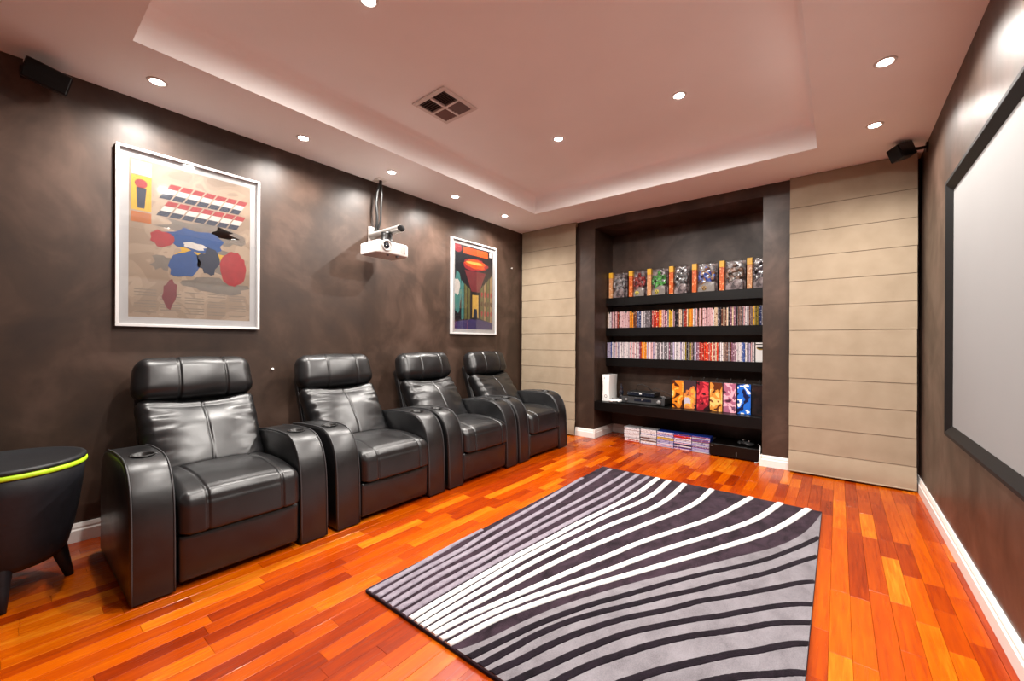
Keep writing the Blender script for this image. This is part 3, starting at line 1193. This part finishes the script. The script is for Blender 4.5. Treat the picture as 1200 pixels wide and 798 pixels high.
FIG = figure_mesh()
packs = [(-2.198, -1.985, 'grey', (.22, .21, .22), pink_strip, False), (-1.945, -1.745, 'dark red', (.22, .015, .012), orange_strip, True),
         (-1.725, -1.505, 'green', (.05, .24, .04), pink_strip, True), (-1.478, -1.275, 'black and grey', (.10, .10, .105), orange_strip, False),
         (-1.235, -.995, 'tan and blue', (.34, .17, .07), orange_strip, False), (-.965, -.735, 'brown', (.13, .07, .045), orange_strip, False),
         (-.715, -.540, 'dark purple grey', (.09, .07, .085), pink_strip, False)]
for i, (x0, x1, cname, c, strip, emblem) in enumerate(packs):
    w = x1 - x0
    t = thing('toy_pack', ((x0 + x1) / 2, 4.665, SH_Z[0] + .0005), 'blister pack with orange side strip holding a %s toy figure' % cname, 'toy pack', 'boxed toy figures on the top shelf')
    m_ = MB()
    m_.box(-w / 2, w / 2, .055, .060, 0, .300)
    m_.build('backing_card', card_dark, t)
    sw = .046
    m_ = MB()
    m_.box(-w / 2, -w / 2 + sw, 0, .0545, 0, .245, bev=.002, seg=1)
    st = m_.build('side_strip', strip, t)
    m_ = MB()
    m_.box(-w / 2 - .0005, -w / 2 + sw + .0005, -.001, .0545, .246, .312, bev=.002, seg=1)
    m_.build('strip_cap', yel, t)
    bw = w - sw - .006
    cx = -w / 2 + sw + .004 + bw / 2
    # clear bubble with a scalloped, rounded top
    m_ = cushion(bw / 2, .0355, .158, .03, lambda p, nr: p + nr * .006 * noise.noise(p * 28), (14, 8, 28))
    bmesh.ops.transform(m_.bm, matrix=T(cx, .018, .159), verts=m_.bm.verts[:])
    m_.build('bubble', M['clear'], t)
    fm = m_abstract('figure_' + cname.replace(' ', '_'), [tuple(v * .6 for v in c), tuple(v * 1.3 for v in c), tuple(min(1, v * 2.2 + .06) for v in c)], 30, i * 2.)
    if i == 4:
        fm = m_abstract('figure_tan_and_blue', [(.30, .15, .06), (.03, .07, .35), (.42, .25, .15)], 18, 1.)
    FM = FIG.copy()
    FM.materials.clear()
    FM.materials.append(fm)
    fo = bpy.data.objects.new('figure', FM)
    COL.objects.link(fo)
    fo.parent = t
    fo.location = (cx, .018, .025)
    k_ = min(1.25, bw / .135)
    fo.scale = (k_, .8, 1.08)
    m_ = MB()
    m_.prism([(cx - bw / 2 + .012, .006), (cx + bw / 2 - .012, .006), (cx + bw / 2 - .012, .10), (cx + .01, .11), (cx - bw / 2 + .012, .05)], 'y', -.010, -.008)
    m_.build('printed_insert', insert_grey if i in (1, 2, 4) else card_dark, t)
    if emblem or i == 4:
        m_ = MB()
        m_.lathe([(0, 0), (.024, 0), (.024, .002), (0, .002)], 20, mx=T(cx - .02, -.0105, .042) @ R(90, 'X'))
        e_ = m_.build('round_emblem', pmat('emblem_yellow', (.75, .62, .10), .4) if i < 4 else pmat('emblem_tan', (.5, .30, .12), .4), t)
        m_ = MB()
        for q in range(3):
            a0 = math.radians(90 + 120 * q - 28)
            a1 = math.radians(90 + 120 * q + 28)
            m_.prism([(cx - .02, .042), (cx - .02 + .018 * math.cos(a0), .042 + .018 * math.sin(a0)), (cx - .02 + .018 * math.cos(a1), .042 + .018 * math.sin(a1))], 'y', -.0136, -.0126)
        m_.build('emblem_mark', M['black'], e_)

# ------------------------------------------------------------------ picture boxes on the low shelf (abstract prints)
pics = [('orange and yellow', ['4a1c08', 'd27a1e', 'f0b24a', 'f6dcb8']), ('orange and grey', ['3a2a30', 'c8763a', 'e6a040', 'b9b2c0']),
        ('crimson', ['2a0a10', '8c1a2a', 'd03a44', '3c1218']), ('golden brown', ['5a2a10', 'd08a3a', 'f2c070', '7a4420']),
        ('pink and mauve', ['4a2434', 'a4607a', 'e8aab8', '70405a']), ('bright blue and white', ['0a1440', '1e66c8', 'f0ece4', '123a80']),
        ('black and brown', ['0c0809', '1c1213', '2a1a18', 'a06a54'])]
for i, (nm, cols) in enumerate(pics):
    xc = -1.312 + .1225 * i
    t = thing('picture_box', (xc, 4.440, SL + .0005), 'tall slim box with an abstract %s picture print on the low shelf' % nm, 'picture box', 'picture boxes on the low shelf')
    m_ = MB()
    m_.box(-.057, .057, .0015, .075, 0, .288, bev=.0015, seg=1)
    m_.build('box_body', M['darkgrey'], t)
    m_ = MB()
    m_.box(-.0555, .0555, 0, .0014, .002, .286)
    m_.build('printed_front', m_abstract('print_' + nm.replace(' ', '_'), cols, 11, i * 3.7), t)
    m_ = MB()
    m_.tube([(-.022 + .044 * q / 10 + .012 * math.sin(q * .5), .03, .287 + .045 * math.sin(math.pi * q / 10)) for q in range(11)], .0035, 6)
    m_.build('carry_loop', M['cable'], t)

# ------------------------------------------------------------------ devices on the low shelf
t = thing('game_console', (-2.104, 4.395, SL + .0005), 'white upright game console at the end of the low shelf', 'console')
m_ = MB()
hh = .305
wp = [(-.046, 0), (.046, 0), (.041, hh * .3), (.039, hh * .5), (.041, hh * .7), (.046, hh), (-.046, hh), (-.041, hh * .7), (-.039, hh * .5), (-.041, hh * .3)]
m_.prism(wp, 'y', 0, .215, bev=.006, seg=2)
m_.build('shell', M['white_plastic'], t, smooth=30)
m_ = MB()
m_.box(-.020, -.016, -.0015, .004, .255, .280)
m_.build('tray_slot', M['darkgrey'], t)
m_ = MB()
m_.lathe([(.012, 0), (.015, .0015), (.018, 0), (.015, -.0015), (.012, 0)], 20, mx=T(0, -.0008, .060) @ R(90, 'X'))
m_.build('power_button', M['grey'], t)
m_ = MB()
for q in range(7):
    m_.box(-.030, .030, .05 + q * .018, .058 + q * .018, hh - .002, hh + .001)
m_.build('vent_slot', M['grey'], t)


def controller(loc, mat, label, rz=0, mat2='grey'):
    t = thing('game_controller', loc, label, 'controller', rz=rz)
    m_ = MB()
    g = bmesh.ops.create_icosphere(m_.bm, subdivisions=3, radius=1, matrix=T(0, 0, .020) @ Matrix.Diagonal((.045, .032, .018, 1)))
    for s in (-1, 1):
        bmesh.ops.create_icosphere(m_.bm, subdivisions=3, radius=1, matrix=T(s * .048, -.020, .019) @ R(s * -25, 'Z') @ Matrix.Diagonal((.021, .045, .018, 1)))
    m_.build('shell', M[mat], t, smooth=60)
    m_ = MB()
    for s, yy in ((-1, .008), (1, -.010)):
        m_.lathe([(0, .050), (.008, .050), (.009, .046), (.005, .034), (0, .034)], 14, mx=T(s * .03, yy, 0))
    m_.build('thumb_stick', M[mat2], t)
    return t


controller((-1.985, 4.395, SL + .001), 'white_plastic', 'white game controller lying against the white console', .4)

t = thing('receiver', (-1.685, 4.425, SL + .0005), 'black audio receiver with round knobs on the low shelf', 'receiver')
m_ = MB()
m_.box(-.240, .240, .006, .32, .008, .072, bev=.003)
m_.build('cabinet', M['black'], t)
m_ = MB()
m_.box(-.242, .242, 0, .006, .006, .074, bev=.002, seg=1)
fp = m_.build('front_panel', M['darkgrey'], t)
for kx, kr in ((.185, .022), (-.18, .014)):
    m_ = MB()
    m_.lathe([(0, .0), (kr, 0), (kr * .95, .016), (0, .017)], 20, mx=T(kx, .0005, .040) @ R(90, 'X'))
    m_.build('knob', M['grey'], t)
m_ = MB()
m_.box(-.09, .10, -.001, .001, .030, .058)
m_.build('display', M['lens'], t)
m_ = MB()
m_.box(-.010, .010, -.002, .001, .044, .052)
m_.build('badge', M['silver'], t)
m_ = MB()
for fx in (-.2, .2):
    for fy in (.04, .28):
        m_.lathe([(0, 0), (.018, 0), (.018, .009), (0, .009)], 12, mx=T(fx, fy, 0))
m_.build('foot', M['black'], t)

t = thing('set_top_box', (-1.735, 4.500, SL + .0735), 'slim black set-top box resting on the audio receiver', 'media player')
m_ = MB()
m_.box(-.155, .155, .004, .20, .003, .050, bev=.006)
m_.build('cabinet', M['black'], t)
m_ = MB()
m_.box(-.152, .152, 0, .005, .008, .044, bev=.002, seg=1)
m_.build('front_panel', M['lens'], t)
m_ = MB()
m_.box(-.012, .016, -.001, .001, .026, .036)
m_.build('badge', M['white_plastic'], t)
m_ = MB()
m_.tube([(.07, .19, .046), (.02, .17, .10), (-.04, .15, .125), (-.10, .16, .110), (-.12, .19, .05)], .004, 8)
m_.tube([(.05, .10, .049), (.12, .15, .09), (.22, .17, .055), (.30, .17, .004)], .003, 8)
m_.build('cable', M['cable'], t)

t = thing('remote_control', (-1.490, 4.520, SL + .0735), 'small black remote control lying on the receiver beside the set-top box', 'remote', rz=.5)
m_ = MB()
m_.box(-.022, .022, -.075, .075, .0005, .018, bev=.005)
m_.build('body', M['darkgrey'], t)
m_ = MB()
for a in range(3):
    for b in range(6):
        m_.box(-.015 + .012 * a, -.009 + .012 * a, -.06 + .018 * b, -.05 + .018 * b, .0175, .0195)
m_.build('button', M['grey'], t)

t = thing('stacked_ornament', (-1.985, 4.560, SL + .0005), 'dark beaded ornament standing between the white console and the receiver', 'ornament')
m_ = MB()
m_.lathe([(0, 0), (.030, 0), (.032, .010), (.022, .022), (.026, .038), (.024, .052), (.014, .062), (.019, .076), (.027, .095), (.024, .116), (.012, .126), (.017, .140), (.018, .155), (.008, .172), (.004, .20), (0, .205)], 24)
m_.build('body', M['lens'], t)
m_ = MB()
m_.lathe([(.0215, .021), (.0245, .024), (.0225, .027), (.0215, .021)], 20)
m_.lathe([(.0135, .060), (.0165, .063), (.0145, .066), (.0135, .060)], 20)
m_.build('ring', M['duct_metal'], t)

# black amplifier on the floor under the low shelf
t = thing('floor_amplifier', (-.776, 4.385, 0), 'low black amplifier box on the floor under the low shelf', 'amplifier')
m_ = MB()
m_.box(-.215, .215, .005, .36, .012, .124, bev=.004)
m_.build('cabinet', M['shelf'], t)
m_ = MB()
m_.box(-.2155, .2155, 0, .0055, .012, .122, bev=.002, seg=1)
m_.build('front_panel', M['shelf'], t)
m_ = MB()
m_.box(.02, .024, -.001, .001, .03, .07)
m_.box(-.2, -.185, -.001, .001, .10, .108)
m_.build('badge', M['grey'], t)
m_ = MB()
for fx in (-.18, .18):
    for fy in (.04, .31):
        m_.lathe([(0, .0003), (.018, .0003), (.018, .012), (0, .012)], 12, mx=T(fx, fy, 0))
m_.build('foot', M['black'], t)
controller((-.690, 4.50, .1255), 'darkgrey', 'dark game controller lying on the floor amplifier', -.3)
m_ = MB()
m_.tube([(-.605, 4.60, .131), (-.585, 4.52, .140), (-.565, 4.44, .150), (-.556, 4.37, .13), (-.557, 4.350, .08), (-.560, 4.355, .03), (-.575, 4.375, .006), (-.60, 4.366, .005)], .0035, 8)
tag(m_.build('white_cable', M['white_plastic']), 'thin white cable hanging over the end of the floor amplifier', 'cable')


# ------------------------------------------------------------------ framed posters
def framed(y0, y1, z0, z1, inset, label, art):
    x = XL + .002
    t = thing('framed_poster', (x, (y0 + y1) / 2, z0), label, 'poster', 'framed posters on the brown wall')
    hw, h = (y1 - y0) / 2, z1 - z0
    fw, fd = .016, .030
    m_ = MB()
    m_.box(0, .010, -hw + .003, hw - .003, .003, h - .003)
    m_.build('backing', M['black'], t)
    for a, b, c, d in ((-hw, hw, 0, fw), (-hw, hw, h - fw, h), (-hw, -hw + fw, fw, h - fw), (hw - fw, hw, fw, h - fw)):
        m_ = MB()
        m_.box(0, fd, a, b, c, d, bev=.0015, seg=1)
        m_.build('frame_bar', M['white_gloss'], t)
    m_ = MB()
    m_.box(.010, .012, -hw + fw, hw - fw, fw, h - fw)
    m_.build('mat_board', M['mat_board'], t)
    pw, pz0, pz1 = hw - inset, inset, h - inset
    pr = MB()
    W, Hh = 2 * pw, pz1 - pz0

    def shape(mat, pts, lay):
        pr.mat(mat)
        q = [(-pw + max(0, min(1, u)) * W, pz0 + max(0, min(1, v)) * Hh) for u, v in pts]
        pr._f([pr.bm.verts.new((.0122 + .00012 * lay, a, b)) for a, b in q])
    art(shape)
    pr.build('print', None, t)
    m_ = MB()
    m_.box(.019, .0205, -hw + fw, hw - fw, fw, h - fw)
    m_.build('glass', M['glass'], t)
    return t


def ell(cx, cy, rx, ry, n=28, jit=0, seed=0, rot=0):
    rr = random.Random(seed)
    pts = []
    for i in range(n):
        a = 2 * math.pi * i / n
        k = 1 + jit * (rr.random() - .5)
        u, v = rx * k * math.cos(a), ry * k * math.sin(a)
        pts.append((cx + u * math.cos(rot) - v * math.sin(rot), cy + u * math.sin(rot) + v * math.cos(rot)))
    return pts


ink = lambda n, c: pmat('ink_' + n, tuple(v * .55 for v in c), .45, var=.10, scale=25)
newsprint = m_abstract('ink_newsprint', ['7b6a5b', '857464', '8d7c6b', '7f6e5f'], 6, 2.)
I = {n: ink(n, lin(c)[:3]) for n, c in dict(red='a3262c', blue='1f4a86', navy='1a2740', white='d8d0c8', yellow='d3a52a', ochre='b5621f', grey='7d7268', torn='8d8073', maroon='7a2a30',
                                           orange='e8551a', tan='a88a62', olive='6d6a3c', purple='3c3470', dark='15121c', sand='e0b455', teal='4a8a86', crimson='b0303a', brown='5a3426').items()}


def art_collage(S):
    S(newsprint, [(0, 0), (1, 0), (1, 1), (0, 1)], 0)
    # columns of fine print
    for i in range(5):
        for j in range(9):
            if (i + j) % 4 != 1:
                u, v = .04 + i * .19, .03 + j * .018
                S(I['torn'], [(u, v), (u + .16, v), (u + .16, v + .006), (u, v + .006)], 1)
    # torn grey patches
    for q, (a, b, c, d) in enumerate(((.78, .60, .14, .06), (.24, .36, .08, .05), (.66, .24, .26, .05), (.55, .62, .3, .05), (.70, .42, .16, .12))):
        S(I['grey'], ell(a, b, c, d, 18, .7, q), 2)
    # corner block
    S(I['white'], [(.015, .90), (.16, .90), (.16, .985), (.015, .985)], 3)
    S(I['yellow'], [(.015, .675), (.16, .675), (.16, .895), (.015, .895)], 3)
    S(I['red'], ell(.085, .845, .045, .028), 4)
    S(I['navy'], [(.06, .69), (.11, .69), (.125, .82), (.05, .82)], 4)
    S(I['ochre'], [(.015, .60), (.16, .60), (.16, .665), (.015, .665)], 3)
    # slanted heading bands, red over white over blue, without lettering
    for k_, (u0, u1, v0, v1) in enumerate(((.215, .90, .780, .885), (.195, .88, .665, .770))):
        n = 7
        for i in range(n):
            a, b = u0 + (u1 - u0) * i / n, u0 + (u1 - u0) * (i + .86) / n
            sl = .03
            hN = (v1 - v0) / 3
            for r_, nm in enumerate(('navy', 'white', 'red')):
                S(I[nm], [(a + sl * r_, v0 + hN * r_), (b + sl * r_, v0 + hN * r_), (b + sl * (r_ + 1), v0 + hN * (r_ + 1)), (a + sl * (r_ + 1), v0 + hN * (r_ + 1))], 4)
    # loose colour patches in the middle of the sheet
    S(I['yellow'], ell(.55, .43, .20, .07, 16, .5, 8), 3)
    S(I['blue'], ell(.52, .54, .24, .075, 22, .35, 3), 4)
    S(I['blue'], ell(.42, .37, .14, .085, 20, .4, 4, .6), 5)
    S(I['navy'], ell(.62, .40, .09, .09, 18, .5, 5), 5)
    S(I['red'], ell(.24, .52, .085, .055, 16, .45, 6), 6)
    S(I['maroon'], ell(.30, .16, .06, .10, 16, .4, 7, -.2), 6)
    S(I['red'], ell(.84, .375, .125, .125, 30, .12, 9), 6)
    S(I['white'], ell(.50, .50, .10, .022, 14, .5, 10), 6)


def art_corridor(S):
    S(I['dark'], [(0, 0), (1, 0), (1, 1), (0, 1)], 0)
    S(I['purple'], [(0, 0), (1, 0), (1, .09), (.62, .12), (.40, .12), (0, .08)], 1)
    S(I['orange'], [(.20, .905), (.86, .905), (.86, .985), (.20, .985)], 1)
    S(I['crimson'], ell(.07, .955, .10, .05), 2)
    S(I['white'], [(.90, .925), (.985, .925), (.985, .985), (.90, .985)], 2)
    # orange heading patch without lettering
    S(I['red'], ell(.52, .79, .32, .075, 24, .25, 2), 2)
    S(I['orange'], ell(.52, .80, .27, .055, 20, .3, 1), 3)
    S(I['sand'], ell(.52, .81, .22, .02, 14, .4, 4), 4)
    S(I['maroon'], [(.24, .71), (.80, .71), (.62, .46), (.42, .46)], 2)
    # side panels in perspective, and a lit doorway
    for i in range(4):
        u0, u1 = .66 + .085 * i, .73 + .085 * i
        S(I['tan' if i % 2 else 'olive'], [(u0, .13 - .012 * i), (u1, .12 - .012 * i), (u1, .56 + .05 * i), (u0, .50 + .05 * i)], 2)
        for j in range(3):
            S(I['brown' if j % 2 else 'crimson'], ell((u0 + u1) / 2, .20 + .12 * j, .022, .035, 12, .4, i * 3 + j), 3)
    for i in range(3):
        u0, u1 = .16 + .08 * i, .225 + .08 * i
        S(I['teal' if i == 0 else 'olive'], [(u0, .11), (u1, .12), (u1, .54 - .03 * i), (u0, .58 - .03 * i)], 2)
    S(I['teal'], ell(.06, .42, .10, .24, 18, .3, 5), 3)
    S(I['white'], ell(.05, .50, .07, .10, 14, .4, 6), 4)
    S(I['sand'], [(.44, .14), (.60, .14), (.60, .42), (.44, .42)], 3)
    S(I['navy'], [(.46, .14), (.58, .14), (.56, .25), (.48, .25)], 4)


framed(.420, 1.168, 1.186, 2.240, .058, 'large white-framed poster of a beige newsprint collage with red and blue patches', art_collage)
framed(3.026, 3.764, 1.196, 2.238, .058, 'white-framed dark poster with orange heading and a lit doorway, beside the cream blind', art_corridor)

# small pins left in the wall
for nm, y, z in (('wall_pin', 1.262, .90), ('wall_pin', 4.075, 2.05)):
    m_ = MB()
    m_.lathe([(0, 0), (.004, 0), (.004, .012), (.009, .014), (.009, .018), (0, .018)], 12, mx=T(XL, y, z) @ R(90, 'Y'))
    tag(m_.build(nm, M['white_plastic']), 'small white pin in the brown wall ' + ('beside the first recliner headrest' if y < 2 else 'beside the cream blind'), 'pin')

# ------------------------------------------------------------------ projector on its wall arm
t = thing('projector', (-2.97, 2.025, 1.80), 'white ceiling-height projector hanging from a wall arm between the posters', 'projector')
m_ = MB()
# body outline in plan, front (+x) gently curved
ol = [(-.12, -.155), (.085, -.155)] + [(.085 + .035 * math.cos(math.radians(a)), -.118 + .037 * math.sin(math.radians(a))) for a in (-60, -30, 0)] \
    + [(.127, -.05), (.130, 0), (.127, .05)] + [(.085 + .035 * math.cos(math.radians(a)), .118 + .037 * math.sin(math.radians(a))) for a in (0, 30, 60)] + [(.085, .155), (-.12, .155)]
m_.prism(ol, 'z', .018, .118, bev=.014, seg=3)
m_.build('body', M['proj'], t, smooth=40)
m_ = MB()
m_.lathe([(.030, -.004), (.040, -.002), (.042, .010), (.038, .016), (.031, .014), (.029, .004)], 28, mx=T(.121, -.074, .080) @ R(90, 'Y') @ Matrix.Diagonal((1.15, 1.15, 1, 1)))
lr = m_.build('lens_ring', M['silver'], t)
m_ = MB()
m_.lathe([(0, .010), (.015, .008), (.029, .001), (.029, -.004), (0, -.004)], 24, mx=T(.123, -.074, .080) @ R(90, 'Y') @ Matrix.Diagonal((1.15, 1.15, 1, 1)))
m_.build('lens', M['lens'], t)
m_ = MB()
for q in range(6):
    m_.box(.121, .1285, .045 + q * .012, .051 + q * .012, .040, .095)
m_.build('vent_slot', M['vent'], t)
m_ = MB()
m_.lathe([(0, .006), (.010, .006), (.010, .019), (0, .019)], 12, mx=T(.09, -.04, 0))
m_.lathe([(0, .004), (.012, .004), (.012, .019), (0, .019)], 12, mx=T(.09, .05, 0))
m_.build('foot', M['grey'], t)
m_ = MB()
m_.box(-.030, .010, -.02, .05, .1185, .122)
m_.box(.02, .024, .1245, .1255, .05, .09)
m_.build('button_panel', M['grey'], t)

ax_, ay_, az_ = XL + 2.97, 2.072 - 2.025, 2.040 - 1.80          # wall end of the arm, in the projector's own frame
AT = T(ax_, ay_, az_)
m_ = MB()
m_.box(.0005, .022, -.030, .030, -.070, .085, bev=.006, mx=AT)
m_.build('wall_plate', M['proj'], t)
m_ = MB()
n = 24
m_.lathe([(.021, .020), (.036, .021), (.036, .440), (.0, .440), (.0, .022), (.021, .020)], n, mx=AT @ R(90, 'Y') @ Matrix.Diagonal((.80, 1.1, 1, 1)))
arm_o = m_.build('mount_arm', M['silver'], t, smooth=40)
m_ = MB()
m_.lathe([(0, .4385), (.034, .4385), (.034, .4435), (0, .4435)], n, mx=AT @ R(90, 'Y') @ Matrix.Diagonal((.80, 1.1, 1, 1)))
m_.build('end_cap', M['black_matte'], arm_o)
m_ = MB()
m_.lathe([(0, -.116), (.055, -.116), (.062, -.106), (.050, -.085), (.045, -.045), (.048, -.020), (0, -.020)], 24, mx=AT @ T(.285, -.03, 0))
m_.box(.19, .38, -.11, .07, -.1205, -.110, bev=.004, mx=AT)
m_.build('swivel_mount', M['black'], t)
m_ = MB()
cz = ZC - 1.80
m_.tube([(-.202, .089, cz - .045), (-.198, .094, cz - .14), (-.204, .090, cz - .25), (-.200, .085, cz - .36), (-.215, .078, cz - .42), (-.24, .070, cz - .47)], .0095, 8)
m_.build('cable', M['cable'], t)
m_ = MB()
m_.tube([(-.206, .080, cz - .045), (-.216, .060, cz - .12), (-.218, .050, cz - .22), (-.214, .062, cz - .33), (-.222, .064, cz - .40), (-.245, .060, cz - .47)], .0115, 8)
m_.build('cable', M['cable'], t)

t = thing('cable_outlet', (-3.172, 2.110, ZC), 'white cable outlet plate in the ceiling border above the projector', 'outlet')
m_ = MB()
m_.box(-.045, .045, -.045, .045, -.010, -.0005, bev=.003)
m_.build('plate', M['lamp_trim'], t)
m_ = MB()
m_.tube([(0, 0, -.010), (.0, -.002, -.05)], .014, 12)
m_.build('grommet', M['black'], t)
# ------------------------------------------------------------------ projection screen
SY0, SY1, SZ0, SZ1 = .80, 3.145, .625, 1.962
t = thing('projection_screen', (XR, (SY0 + SY1) / 2, SZ0), 'large pale projection screen in a black velvet frame on the brown wall', 'screen')
hw, hh, fw = (SY1 - SY0) / 2, SZ1 - SZ0, .054
m_ = MB()
m_.box(-.022, -.018, -hw + .02, hw - .02, .02, hh - .02)
m_.build('screen_surface', M['screen'], t)


def bar(pts4):
    """mitred frame bar from four corner points (outer a, outer b, inner b, inner a) in (y,z)"""
    m_ = MB()
    oa, ob, ib, ia = pts4
    xb, xo, xi = -.006, -.046, -.024
    rows = []
    for o_, i_ in ((oa, ia), (ob, ib)):
        mid = (o_[0] * .72 + i_[0] * .28, o_[1] * .72 + i_[1] * .28)
        rows.append([m_.bm.verts.new(p) for p in ((xb, o_[0], o_[1]), (xo, o_[0], o_[1]), (xo, mid[0], mid[1]), (xi, i_[0], i_[1]), (xb, i_[0], i_[1]))])
    a, b = rows
    for k_ in range(5):
        m_._f([a[k_], a[(k_ + 1) % 5], b[(k_ + 1) % 5], b[k_]])
    m_._f(a)
    m_._f(list(reversed(b)))
    return m_.build('frame_bar', M['frame_velvet'], t)


O = [(-hw, 0), (hw, 0), (hw, hh), (-hw, hh)]
Ii = [(-hw + fw, fw), (hw - fw, fw), (hw - fw, hh - fw), (-hw + fw, hh - fw)]
for q in range(4):
    bar((O[q], O[(q + 1) % 4], Ii[(q + 1) % 4], Ii[q]))
m_ = MB()
for yy in (-hw + .25, 0, hw - .25):
    for zz in (-.012, hh - .02):
        m_.box(-.028, -.0005, yy - .04, yy + .04, zz, zz + .032, bev=.002, seg=1)
m_.build('wall_bracket', M['duct_metal'], t)


# ------------------------------------------------------------------ wall speakers
def speaker(loc, aim_z, tilt, roll, w, h, d, wall_pt, label):
    t = thing('wall_speaker', loc, label, 'speaker', 'small black surround speakers')
    mx = R(aim_z, 'Z') @ R(tilt, 'Y') @ R(roll, 'X')
    m_ = MB()
    # +x is the grille side
    m_.prism([(-d / 2, -w * .36), (d / 2, -w / 2), (d / 2, w / 2), (-d / 2, w * .36)], 'z', -h / 2, h / 2, bev=.006, seg=2, mx=mx)
    m_.build('cabinet', M['black'], t, smooth=40)
    m_ = MB()
    m_.box(d / 2 + .0005, d / 2 + .008, -w / 2 + .005, w / 2 - .005, -h / 2 + .005, h / 2 - .005, bev=.003, mx=mx)
    m_.build('grille', M['black_matte'], t)
    p0 = mx @ Vector((-d / 2 + .004, 0, 0))
    p1 = Vector(wall_pt) - Vector(loc)
    m_ = MB()
    m_.tube([p0, p0.lerp(p1, .45) + Vector((0, 0, -.004)), p1], .011, 10)
    g = bmesh.ops.create_icosphere(m_.bm, subdivisions=2, radius=.018, matrix=T(*p0))
    m_.build('bracket_arm', M['black'], t, smooth=60)
    m_ = MB()
    sx = 1 if wall_pt[0] < -1 else -1
    m_.box(min(0, sx * .012), max(0, sx * .012), -.022, .022, -.03, .03, bev=.003, mx=T(p1.x + sx * .0005, p1.y, p1.z))
    m_.build('wall_plate', M['black'], t)
    return t


speaker((.352, 3.985, 2.468), 215, 18, 6, .105, .10, .105, (XR, 4.07, 2.495), 'small black speaker on a wall arm above the wide cream blind')
sp = speaker((-3.13, .165, 2.428), -15, 16, -17, .165, .10, .105, (XL, .09, 2.47), 'small black speaker high on the poster wall above the round side table')
m_ = MB()
m_.tube([(-3.20, .085, ZC - .001), (-3.205, .080, ZC - .03), (-3.20, .082, ZC - .075), (-3.185, .092, ZC - .095)], .0022, 6)
tag(m_.build('speaker_wire', M['white_plastic']), 'thin white wire dropping from the ceiling to the corner speaker', 'wire')

# ------------------------------------------------------------------ ceiling vent
VX0, VX1, VY0, VY1 = -2.290, -1.972, 1.765, 2.083
t = thing('ceiling_vent', ((VX0 + VX1) / 2, (VY0 + VY1) / 2, ZT), 'square four-way air vent in the raised ceiling tray', 'vent')
hv = (VX1 - VX0) / 2
m_ = MB()
m_.box(-hv + .02, hv - .02, -hv + .02, hv - .02, -.0025, -.0008)
m_.build('duct_plate', M['vent_dark'], t)
fwv = .033
for a, b, c, d in ((-hv, hv, -hv, -hv + fwv), (-hv, hv, hv - fwv, hv), (-hv, -hv + fwv, -hv + fwv, hv - fwv), (hv - fwv, hv, -hv + fwv, hv - fwv)):
    m_ = MB()
    m_.box(a, b, c, d, -.012, -.001, bev=.003, seg=1)
    m_.build('frame_bar', M['vent'], t)
m_ = MB()
m_.box(-.008, .008, -hv + fwv, hv - fwv, -.016, -.003)
m_.box(-hv + fwv, hv - fwv, -.008, .008, -.0158, -.003)
m_.build('cross_bar', M['vent'], t)
inn = hv - fwv
for qx, qy, along, lean in ((-1, -1, 'x', 38), (-1, 1, 'y', -38), (1, 1, 'x', -38), (1, -1, 'y', 38)):
    for i in range(6):
        p = .008 + (inn - .008) * (i + .5) / 6
        m_ = MB()
        if along == 'x':
            m_.box(-(inn - .010) / 2, (inn - .010) / 2, -.0085, .0085, -.0008, .0008, mx=T(qx * (inn + .008) / 2, qy * p, -.010) @ R(lean, 'X'))
        else:
            m_.box(-.0085, .0085, -(inn - .010) / 2, (inn - .010) / 2, -.0008, .0008, mx=T(qx * p, qy * (inn + .008) / 2, -.010) @ R(lean, 'Y'))
        m_.build('slat', M['vent_slat'], t)

# ------------------------------------------------------------------ round side table / cooler
t = thing('side_table', (-2.82, .02, 0), 'round charcoal barrel side table with a lime ring beside the recliners', 'side table')
m_ = MB()
m_.lathe([(0, .125), (.12, .125), (.165, .140), (.192, .175), (.212, .26), (.228, .36), (.240, .46), (.246, .535), (.240, .540), (0, .540)], 64)
m_.build('barrel', M['barrel'], t)
m_ = MB()
m_.lathe([(.236, .5405), (.250, .5410), (.2535, .546), (.2535, .556), (.250, .5605), (.236, .5610)], 64)
m_.build('lime_ring', M['lime'], t)
m_ = MB()
m_.lathe([(0, .5615), (.246, .5615), (.2515, .566), (.2515, .574), (.246, .580), (.235, .5815), (.232, .5795), (0, .5795)], 64)
m_.build('lid', M['lid'], t)
m_ = MB()
m_.lathe([(0, .580), (.020, .580), (.022, .584), (.012, .590), (0, .591)], 20, mx=T(.02, -.03, 0))
m_.build('lid_button', M['lid'], t)
for a in (92, -2, 182, 272):
    ca, sa = math.cos(math.radians(a)), math.sin(math.radians(a))
    m_ = MB()
    pts = [(ca * r_, sa * r_, z) for r_, z in ((.150, .205), (.160, .150), (.180, .07), (.197, .001))]
    m_.tube(pts, [.034, .030, .022, .0155], 14)
    m_.build('leg', M['barrel'], t)
